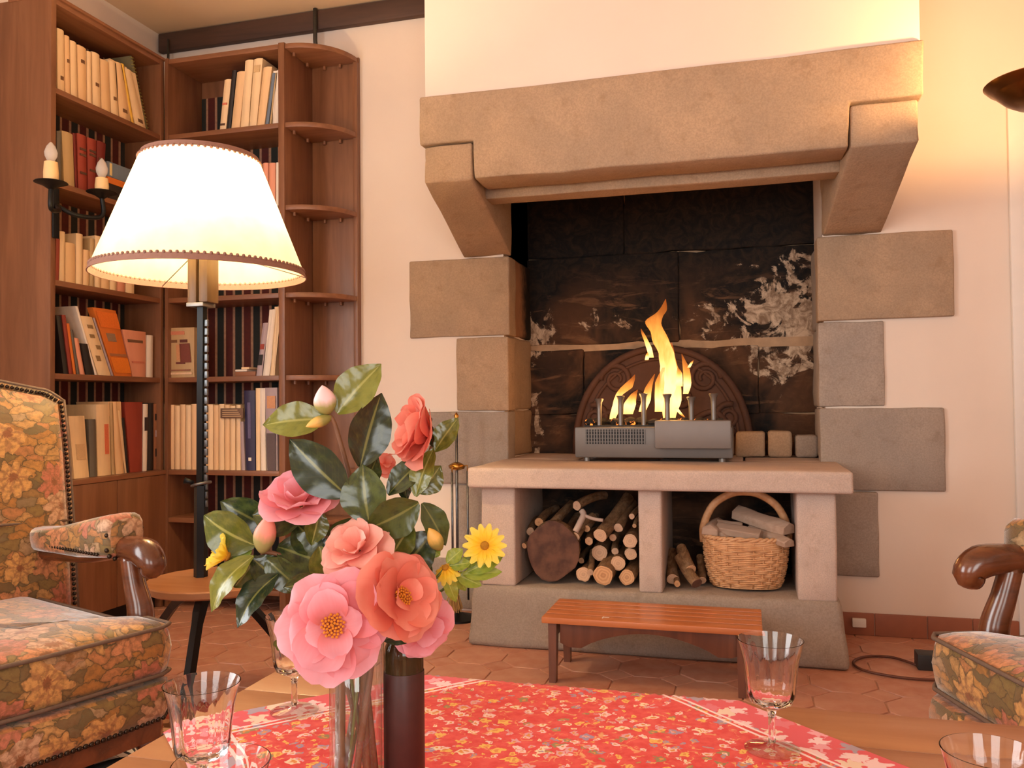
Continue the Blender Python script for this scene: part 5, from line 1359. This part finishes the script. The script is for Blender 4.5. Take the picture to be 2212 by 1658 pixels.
# ---------------------------------------------------------------- glasses
def glass_proto(loc):
    R = .0405
    g = empty('wine_glass', loc, None, 'glass', 'empty stemmed glasses on the table')
    x, y, z = loc
    prof_o = [(.0040, .0090), (.0046, .0095), (.0042, .020), (.0042, .040), (.0060, .050), (.016, .0545), (.0255, .0600), (.0285, .068), (.0300, .080), (.0315, .095), (.0340, .113), (.0375, .127), (.0405, .137)]
    prof_i = [(.0395, .1372), (.0365, .127), (.0328, .113), (.0303, .095), (.0287, .080), (.0270, .069), (.0225, .0635), (.010, .060), (.0004, .059)]
    prof = prof_o + prof_i
    def mod(i, t):
        if 6 <= i <= 10: return 1 + .045 * (abs(math.cos(7 * t)) - .5) * (1, 1, 1, .8, .4)[i - 6]
        return 1
    Mb().lathe(prof, (x, y, z), 48, True, mod).build('bowl_and_stem', M['glass'], g, smooth=True, angle=60)
    Mb().lathe([(.0335, .0003), (.0342, .0016), (.030, .0034), (.012, .0058), (.0046, .0085)], (x, y, z), 40).build('foot', M['glass_thin'], g, smooth=True, angle=60)
    return g
spots = [((1668, 1618), 'empty stemmed glass at the corner of the cloth toward the bench'), ((436, 1475), None), ((635, 1532), None), ((480, 1645), None), ((2140, 1625), None)]
gl = []
p = on(1668, 1618, 'Z', CT); gl.append((p, spots[0][1]))
p = on(636, 1536, 'Z', CT); gl.append((p, 'empty stemmed glass behind the bouquet, on the border of the cloth'))
for (rx_, ry_), lab in (((436, 1474), 'empty stemmed glass on the cloth border next to the lamp-side armchair'), ((478, 1645), 'empty stemmed glass between the flower vase and the bare table edge'), ((2142, 1622), 'empty stemmed glass standing on the bare table wood')):
    p = on(rx_, ry_, 'Z', CT + .137 if rx_ < 2000 else TZ + .137); p.z = CT if rx_ < 2000 else TZ + .0002; gl.append((p, lab))
first = None
for p, lab in gl:
    if first is None: first = glass_proto(p); o = first
    else: o = copy_tree(first, p - first.location)
    o['label'] = lab
# ---------------------------------------------------------------- vase, bottle
VD = .93
vb = on(772, 1716, 'Z', CT); VX, VY = vb.x, vb.y
vz = empty('glass_vase', (VX, VY, CT), 'clear straight glass vase of water holding the camellia stems', 'vase')
VR, VH = .0305, .178
prof = [(VR - .003, 0), (VR, .002), (VR, VH - .002), (VR - .001, VH), (VR - .0022, VH - .001), (VR - .0024, .012), (.0005, .010)]
Mb().lathe(prof, (VX, VY, CT), 40).build('vessel', M['glass_thin'], vz, smooth=True, angle=50)
Mb().lathe([(VR - .0032, .0125), (VR - .0026, .016), (VR - .0026, .120), (VR - .004, .1202)], (VX, VY, CT), 40).build('water', M['water'], vz, smooth=True, angle=50)
bo = on(874, 1700, 'Z', CT); b_r = .0225
bt = empty('bottle', (bo.x, bo.y, CT), 'dark brown glass bottle with maroon label standing against the vase', 'bottle')
Mb().lathe([(b_r - .004, 0), (b_r, .003), (b_r, .150), (b_r - .001, .160), (b_r - .006, .172), (.011, .190), (.0095, .205), (.0095, .225), (.011, .226), (.011, .233), (.0075, .234), (.0075, .205), (.009, .19), (b_r - .008, .172), (b_r - .0025, .158), (b_r - .002, .006), (.0005, .004)], (bo.x, bo.y, CT), 32).build('glass_body', M['bottle'], bt, smooth=True, angle=50)
Mb().lathe([(b_r + .0004, .02), (b_r + .0008, .021), (b_r + .0008, .132), (b_r + .0004, .133)], (bo.x, bo.y, CT), 40, caps=False).build('label', plain(srgb(70, 34, 30), .45, 0, .3, 60, name='maroon_label'), bt, smooth=True)

# ---------------------------------------------------------------- camellias
def P3(x, y, dz=0.0): return pxd(x, y, VD + dz)
def leaf(par, b, tp, hw, db=0.0, dt=0.0, roll=0.0, bend=.08, mat='leaf', stalk=True):
    a, e = P3(*b, db), P3(*tp, dt); d = e - a; L = d.length; d.normalize()
    view = -(ray((b[0] + tp[0]) / 2, (b[1] + tp[1]) / 2)).normalized()
    w = d.cross(view).normalized(); nrm = w.cross(d).normalized()
    if nrm.dot(view) < 0: nrm = -nrm
    w2 = w * math.cos(roll) + nrm * math.sin(roll); n2 = nrm * math.cos(roll) - w * math.sin(roll)
    hwm = hw * 1.28 * VD / FPX
    rows = []; uv = []; NI, NJ = 14, 6
    vs = []; fs = []
    for i in range(NI + 1):
        t = i / NI
        wd_ = hwm * (math.sin(PI * min(t * .96 + .02, 1)) ** .8) * (1 - .35 * (t - .45)) * (1 if t < .9 else max(.02, (1 - t) / .1) ** .6)
        c = a + d * L * t + n2 * (L * bend * math.sin(PI * t))
        for j in range(NJ + 1):
            u = -1 + 2 * j / NJ
            wav = .0012 * math.sin(t * 21 + j) * abs(u)
            vs.append(c + w2 * (wd_ * u) + n2 * (abs(u) ** 1.3 * wd_ * .26 + wav)); uv.append((t, j / NJ))
    for i in range(NI):
        for j in range(NJ):
            q = i * (NJ + 1) + j; fs.append((q, q + 1, q + NJ + 2, q + NJ + 1))
    o = mk('leaf', vs, fs, M[mat], par, smooth=True, uvs=uv)
    return o
def petal(par, c, n, up, r, ang, el, cup, wfac, mat, seed=0, lift=0.0):
    """petal rooted near c, pointing at angle ang round axis n, elevated el"""
    x = up.cross(n).normalized(); y = n.cross(x).normalized()
    rad = x * math.cos(ang) + y * math.sin(ang); tang = n.cross(rad).normalized()
    vs = []; uv = []; NI, NJ = 8, 6
    for i in range(NI + 1):
        t = i / NI
        e = el - cup * t + .15 * mnoise.noise(Vector((seed, t * 2, 1)))
        pos = Vector((0, 0, 0)); 
        # integrate along a curling profile
        steps = 6; p = c + rad * (r * .06) + n * lift
        for s in range(steps):
            tt = t * (s + .5) / steps; ee = el - cup * tt
            p = p + (rad * math.cos(ee) + n * math.sin(ee)) * (r * t / steps)
        wd_ = r * wfac * 1.12 * (math.sin(PI * (.09 + .70 * t)) ** .7)
        nl = (n * math.cos(el - cup * t) - rad * math.sin(el - cup * t))
        for j in range(NJ + 1):
            u = -1 + 2 * j / NJ
            notch = -.05 * r * math.exp(-(u * 3) ** 2) * (t ** 6)
            ruf = mnoise.noise(Vector((u * 1.6 + seed, t * 2.2, seed * .7))) * r * .13 * t
            vs.append(p + tang * (wd_ * u) + nl * (u * u * wd_ * .26 + ruf) + rad * (notch - r * .24 * u * u * t * t)); uv.append((t, j / NJ))
    fs = [(i * (NJ + 1) + j, i * (NJ + 1) + j + 1, (i + 1) * (NJ + 1) + j + 1, (i + 1) * (NJ + 1) + j) for i in range(NI) for j in range(NJ)]
    return mk('petal', vs, fs, M[mat], par, smooth=True, uvs=uv)
def flower(par, cpx, rpx, face, mat, dz=0.0, open_=1.0, rings=None, stam=True, seed=0):
    c = P3(*cpx, dz); r = rpx * VD / FPX
    v = -(ray(*cpx)).normalized(); n = (v * face[2] + cR * face[0] + cU * face[1]).normalized()
    up = cU if abs(n.dot(cU)) < .9 else cR
    e = bpy.data.objects.new('flower', None); COL.objects.link(e); e.parent = par; e.location = c - wloc(par); e.empty_display_size = .02
    for k, (num, rr, el, cup, wf, off, lift) in enumerate(rings or [(5, 1.0, .25, .5, .58, 0, 0), (5, .86, .62, .8, .54, .5, .004), (3, .58, .95, .7, .5, .2, .008)]):
        for i in range(num):
            s = seed * 13 + k * 7 + i
            jt = mnoise.noise(Vector((s * 1.37, 2.1, 0))) * .6
            petal(e, c, n, up, r * rr * (1 + .30 * mnoise.noise(Vector((s * .77, 0, 5)))), 2 * PI * (i + off) / num + jt, el * open_ + .45 * mnoise.noise(Vector((s * .61, 4, 4))), cup, wf, mat, s, lift)
    if stam:
        st = Mb(); x = up.cross(n).normalized(); y = n.cross(x)
        for i in range(46):
            a = i * 2.39996; q = math.sqrt(i / 46) * r * .17; h = r * (.30 + .05 * mnoise.noise(Vector((i, 0, 0))))
            b = c + (x * math.cos(a) + y * math.sin(a)) * q * .6; tp = c + n * h + (x * math.cos(a) + y * math.sin(a)) * q * 1.25
            st.tube([b, tp], r * .011, 4).ball(tp, r * .028, 5, 3)
        tag(st.build('stamens', M['stamen'], e), kind='stuff')
    return e
def bud(par, b, tp, hw, mat, dz=0.0):
    a, e = P3(*b, dz), P3(*tp, dz - .01); d = e - a; L = d.length; d.normalize(); x = d.cross(cf).normalized(); y = x.cross(d); r = hw * VD / FPX
    vs = []; uv = []; seg, n = 14, 10
    for i in range(n + 1):
        t = i / n; rr = r * math.sin(PI * min(.06 + .94 * t, .995)) ** .75 * (1 - .25 * (t - .4))
        for k in range(seg):
            an = 2 * PI * k / seg; q = 1 + .06 * math.cos(3 * an + t * 3)
            vs.append(a + d * L * t + (x * math.cos(an) + y * math.sin(an)) * rr * q); uv.append((t, k / seg))
    fs = [(i * seg + k, i * seg + (k + 1) % seg, (i + 1) * seg + (k + 1) % seg, (i + 1) * seg + k) for i in range(n) for k in range(seg)] + [tuple(range(seg))[::-1], tuple(range(n * seg, (n + 1) * seg))]
    return mk('bud', vs, fs, M[mat], par, smooth=True, uvs=uv)
def stem(par, pts, r0=.0040, r1=.0022, mat='stem', vase=None):
    P = [P3(x, y, z) for x, y, z in pts]
    if vase is not None:
        a = vase; q = .021
        P = [Vector((VX + q * math.cos(a), VY + q * math.sin(a), CT + .016)), Vector((VX + q * math.cos(a * 2.3 + 1.1), VY + q * math.sin(a * 2.3 + 1.1), CT + VH + .004))] + P
    P = catmull(P, 5); n = len(P)
    return Mb().tube(P, [r0 + (r1 - r0) * i / (n - 1) for i in range(n)], 7).build('stem', M[mat], par, smooth=True)
def sprig(label): return empty('camellia_sprig', (VX, VY, CT + .016), label, 'flower', 'camellia sprigs in the vase')

s = sprig('camellia sprig with a pale pink bud and two upright leaves, tallest in the vase')
stem(s, [(775, 1250, .0), (765, 1080, 0), (728, 930, 0), (708, 890, 0)], vase=0.3)
bud(s, (708, 893), (696, 832), 25, 'bud_white'); bud(s, (716, 900), (660, 922), 13, 'bud_yellow')
leaf(s, (728, 892), (824, 786), 36, 0, .01, .35, .06, 'leaf_light'); leaf(s, (706, 905), (568, 918), 31, 0, .0, -.3, .10, 'leaf_light')
s = sprig('camellia sprig with a coral flower seen from the side against the wall')
stem(s, [(790, 1250, .02), (860, 1100, .02), (920, 1000, .01), (932, 965, .0)], vase=1.2)
flower(s, (930, 938), 84, (-.84, .22, .38), 'petal_coral', 0.0, 1.0, [(5, 1.0, .72, .75, .62, 0, 0), (5, .95, .95, .7, .60, .5, .004), (4, .8, 1.15, .5, .5, .2, .006)], True, 2)
leaf(s, (938, 975), (990, 902), 21, .0, .01, .3, .05, 'leaf_light'); leaf(s, (936, 965), (930, 895), 10, -.005, 0, .9, .05)
leaf(s, (898, 1072), (938, 966), 22, -.01, 0, .5, .06, 'leaf_light'); leaf(s, (905, 1065), (952, 1005), 24, .01, .02, -.3, .06, 'leaf_light')
leaf(s, (838, 1068), (922, 984), 24, -.005, .01, .4, .05); leaf(s, (880, 1080), (868, 1000), 18, .01, .01, .7, .05)
s = sprig('camellia sprig with two big dark leaves standing in the middle of the bouquet')
stem(s, [(782, 1250, -.01), (790, 1130, -.01), (775, 1010, -.01)], vase=2.0)
leaf(s, (778, 1008), (824, 848), 37, -.01, 0, -.25, -.06); leaf(s, (798, 1132), (784, 1002), 40, -.02, -.01, .3, .08)
leaf(s, (752, 1072), (626, 948), 40, -.015, -.005, .25, .06); leaf(s, (775, 1060), (816, 985), 22, .01, .02, -.6, .05)
flower(s, (828, 1005), 32, (.3, .4, .85), 'petal_coral', .035, .9, None, False, 9)
s = sprig('camellia sprig with a pink flower opening sideways over dark leaves')
stem(s, [(765, 1250, .005), (700, 1150, .005), (655, 1105, .0)], vase=2.9)
flower(s, (650, 1092), 86, (-.12, .72, .55), 'petal_pink', 0.0, 1.0, [(5, 1.0, .50, .55, .60, .05, 0), (5, .84, .85, .6, .56, .5, .004), (3, .6, 1.15, .4, .5, .2, .006)], False, 3)
leaf(s, (690, 1102), (672, 1178), 21, -.005, -.01, .3, .05, 'leaf_light'); leaf(s, (655, 1120), (545, 1112), 38, .01, .01, -.2, .05)
s = sprig('camellia sprig with a pink pointed bud and glossy leaves leaning to the lamp')
stem(s, [(760, 1260, .0), (690, 1240, .0), (610, 1200, .0), (568, 1190, -.0)], vase=3.6)
bud(s, (566, 1192), (582, 1110), 24, 'bud_pink', -.01)
leaf(s, (552, 1178), (441, 1112), 40, .0, .01, .45, .10, 'leaf_light'); leaf(s, (588, 1142), (476, 1082), 32, .02, .02, .2, .06)
leaf(s, (548, 1200), (458, 1322), 27, -.01, -.02, -.75, .16, 'leaf_light'); leaf(s, (600, 1240), (514, 1356), 28, -.01, -.03, -.7, .14)
leaf(s, (556, 1200), (506, 1268), 30, .0, .0, .2, .05, 'leaf_light'); leaf(s, (545, 1205), (606, 1262), 26, -.005, 0, .2, .05)
leaf(s, (575, 1205), (660, 1280), 26, -.002, 0, -.3, .05); leaf(s, (600, 1180), (720, 1225), 38, .005, .0, .2, .05)
s = sprig('camellia sprig with a peach flower in the centre of the bouquet')
stem(s, [(775, 1270, -.02), (772, 1220, -.025)], vase=4.2)
flower(s, (778, 1192), 84, (-.35, .55, .75), 'petal_peach', -.03, 1.0, [(6, 1.0, .40, .6, .44, .1, 0), (5, .85, .75, .7, .42, .5, .004), (4, .62, 1.1, .5, .42, .2, .006)], False, 4)
leaf(s, (905, 1086), (792, 1142), 36, -.02, -.02, .35, .08); leaf(s, (912, 1086), (962, 1178), 24, .0, .01, .4, .06)
leaf(s, (846, 1200), (892, 1128), 28, -.01, -.01, .2, .05, 'leaf_light'); leaf(s, (862, 1240), (938, 1146), 36, .005, .01, .1, .05)
bud(s, (952, 1186), (926, 1140), 17, 'bud_yellow', .0)
s = sprig('camellia sprig with the largest pink flower, drooping over the vase rim')
stem(s, [(765, 1330, -.04), (748, 1350, -.06)], vase=5.0)
flower(s, (722, 1348), 110, (-.08, -.08, .95), 'petal_pink', -.075, 1.0, [(6, 1.06, .10, .40, .46, .1, 0), (5, .84, .42, .9, .50, .5, .004), (4, .60, .75, 1.0, .46, .2, .008)], True, 5)
leaf(s, (700, 1250), (612, 1268), 20, -.02, -.02, .3, .05); leaf(s, (690, 1180), (706, 1262), 26, -.02, -.02, .2, .05, 'leaf_light')
leaf(s, (612, 1380), (600, 1404), 12, -.03, -.03, 0, .05, 'leaf_light'); leaf(s, (800, 1215), (842, 1272), 22, -.03, -.03, .2, .05)
s = sprig('camellia sprig with a wide coral flower facing the hearth')
stem(s, [(800, 1320, -.02), (840, 1290, -.03)], vase=5.7)
flower(s, (856, 1288), 98, (.60, .12, .72), 'petal_coral', -.045, 1.0, [(5, 1.0, .35, .45, .62, .3, 0), (5, .84, .65, .6, .56, .5, .004), (2, .5, 1.0, .6, .5, .2, .008)], True, 6)
leaf(s, (828, 1382), (912, 1352), 19, -.05, -.04, .2, .05); leaf(s, (880, 1368), (948, 1312), 11, -.03, -.02, .3, .05)
leaf(s, (790, 1240), (880, 1200), 30, .0, .0, .2, .05); leaf(s, (720, 1160), (800, 1240), 34, .01, .0, .2, .05)
s = sprig('camellia sprig with a pink flower drooping behind the dark bottle')
stem(s, [(820, 1350, .0), (890, 1345, .01)], vase=.9)
flower(s, (908, 1345), 74, (.35, -.35, .75), 'petal_pink', .0, 1.0, None, False, 7)
leaf(s, (640, 1130), (700, 1200), 34, .015, .01, .2, .05); leaf(s, (760, 1120), (720, 1210), 32, .02, .01, .2, .05); leaf(s, (820, 1150), (880, 1240), 34, .02, .02, .2, .05); leaf(s, (900, 1190), (905, 1290), 24, .02, .02, .3, .05)
# yellow daisies
def daisy(label, cpx, rpx, face, pts, va, num=13, el=.12, leaves=()):
    d = empty('yellow_daisy', (VX, VY, CT + .016), label, 'flower', 'yellow daisies in the vase')
    stem(d, pts, .0018, .0015, 'stem_green', va)
    z = pts[-1][2]; c = P3(*cpx, z); r = rpx * VD / FPX
    v = -(ray(*cpx)).normalized(); n = (v * face[2] + cR * face[0] + cU * face[1]).normalized(); u_ = cU if abs(n.dot(cU)) < .9 else cR
    e = bpy.data.objects.new('flower_head', None); COL.objects.link(e); e.parent = d; e.location = c - wloc(d); e.empty_display_size = .02
    for i in range(num):
        petal(e, c, n, u_, r * (1 + .12 * mnoise.noise(Vector((i * 1.3, cpx[0], 0)))), 2 * PI * i / num + .1 * mnoise.noise(Vector((i, 3, 0))), el, .15, .17, 'petal_yellow', i + cpx[0] * .01)
    ey = Mb().ball((0, 0, 0), r * .2, 12, 6)
    x = u_.cross(n).normalized(); y = n.cross(x)
    for k_, v_ in enumerate(ey.v): ey.v[k_] = c + x * v_.x + y * v_.y + n * (v_.z * .6 + r * .05)
    ey.build('flower_eye', M['daisy_eye'], e, smooth=True)
    for b, tp, hw in leaves: leaf(d, b, tp, hw, z + .005, z + .01, .2, .06, 'leaf_daisy')
    return d
daisy('yellow daisy facing out, highest at the hearth side of the bouquet', (1047, 1178), 48, (-.05, .05, 1), [(830, 1330, .01), (930, 1290, .02), (1010, 1230, .02), (1046, 1182, .012)], 1.6, 14, .12, [((1010, 1235), (1088, 1200), 16), ((1000, 1240), (1085, 1235), 14), ((985, 1240), (1040, 1265), 14), ((1000, 1225), (1030, 1195), 12), ((985, 1235), (1005, 1275), 13)])
daisy('yellow daisy hanging its petals below the green daisy leaves', (962, 1226), 38, (-.1, .3, .35), [(820, 1330, .0), (900, 1290, .01), (962, 1226, .0)], 2.5, 11, -.65, [((965, 1215), (1000, 1185), 13), ((970, 1222), (1018, 1215), 12), ((960, 1240), (985, 1300), 12), ((950, 1200), (930, 1180), 12)])
daisy('pale yellow daisy seen from the side among glossy leaves', (494, 1202), 52, (-.80, .30, .3), [(740, 1330, .0), (600, 1260, .01), (520, 1215, .01), (492, 1203, -.005)], 4.6, 12, .75, [((505, 1212), (545, 1180), 14), ((515, 1220), (500, 1250), 10)])
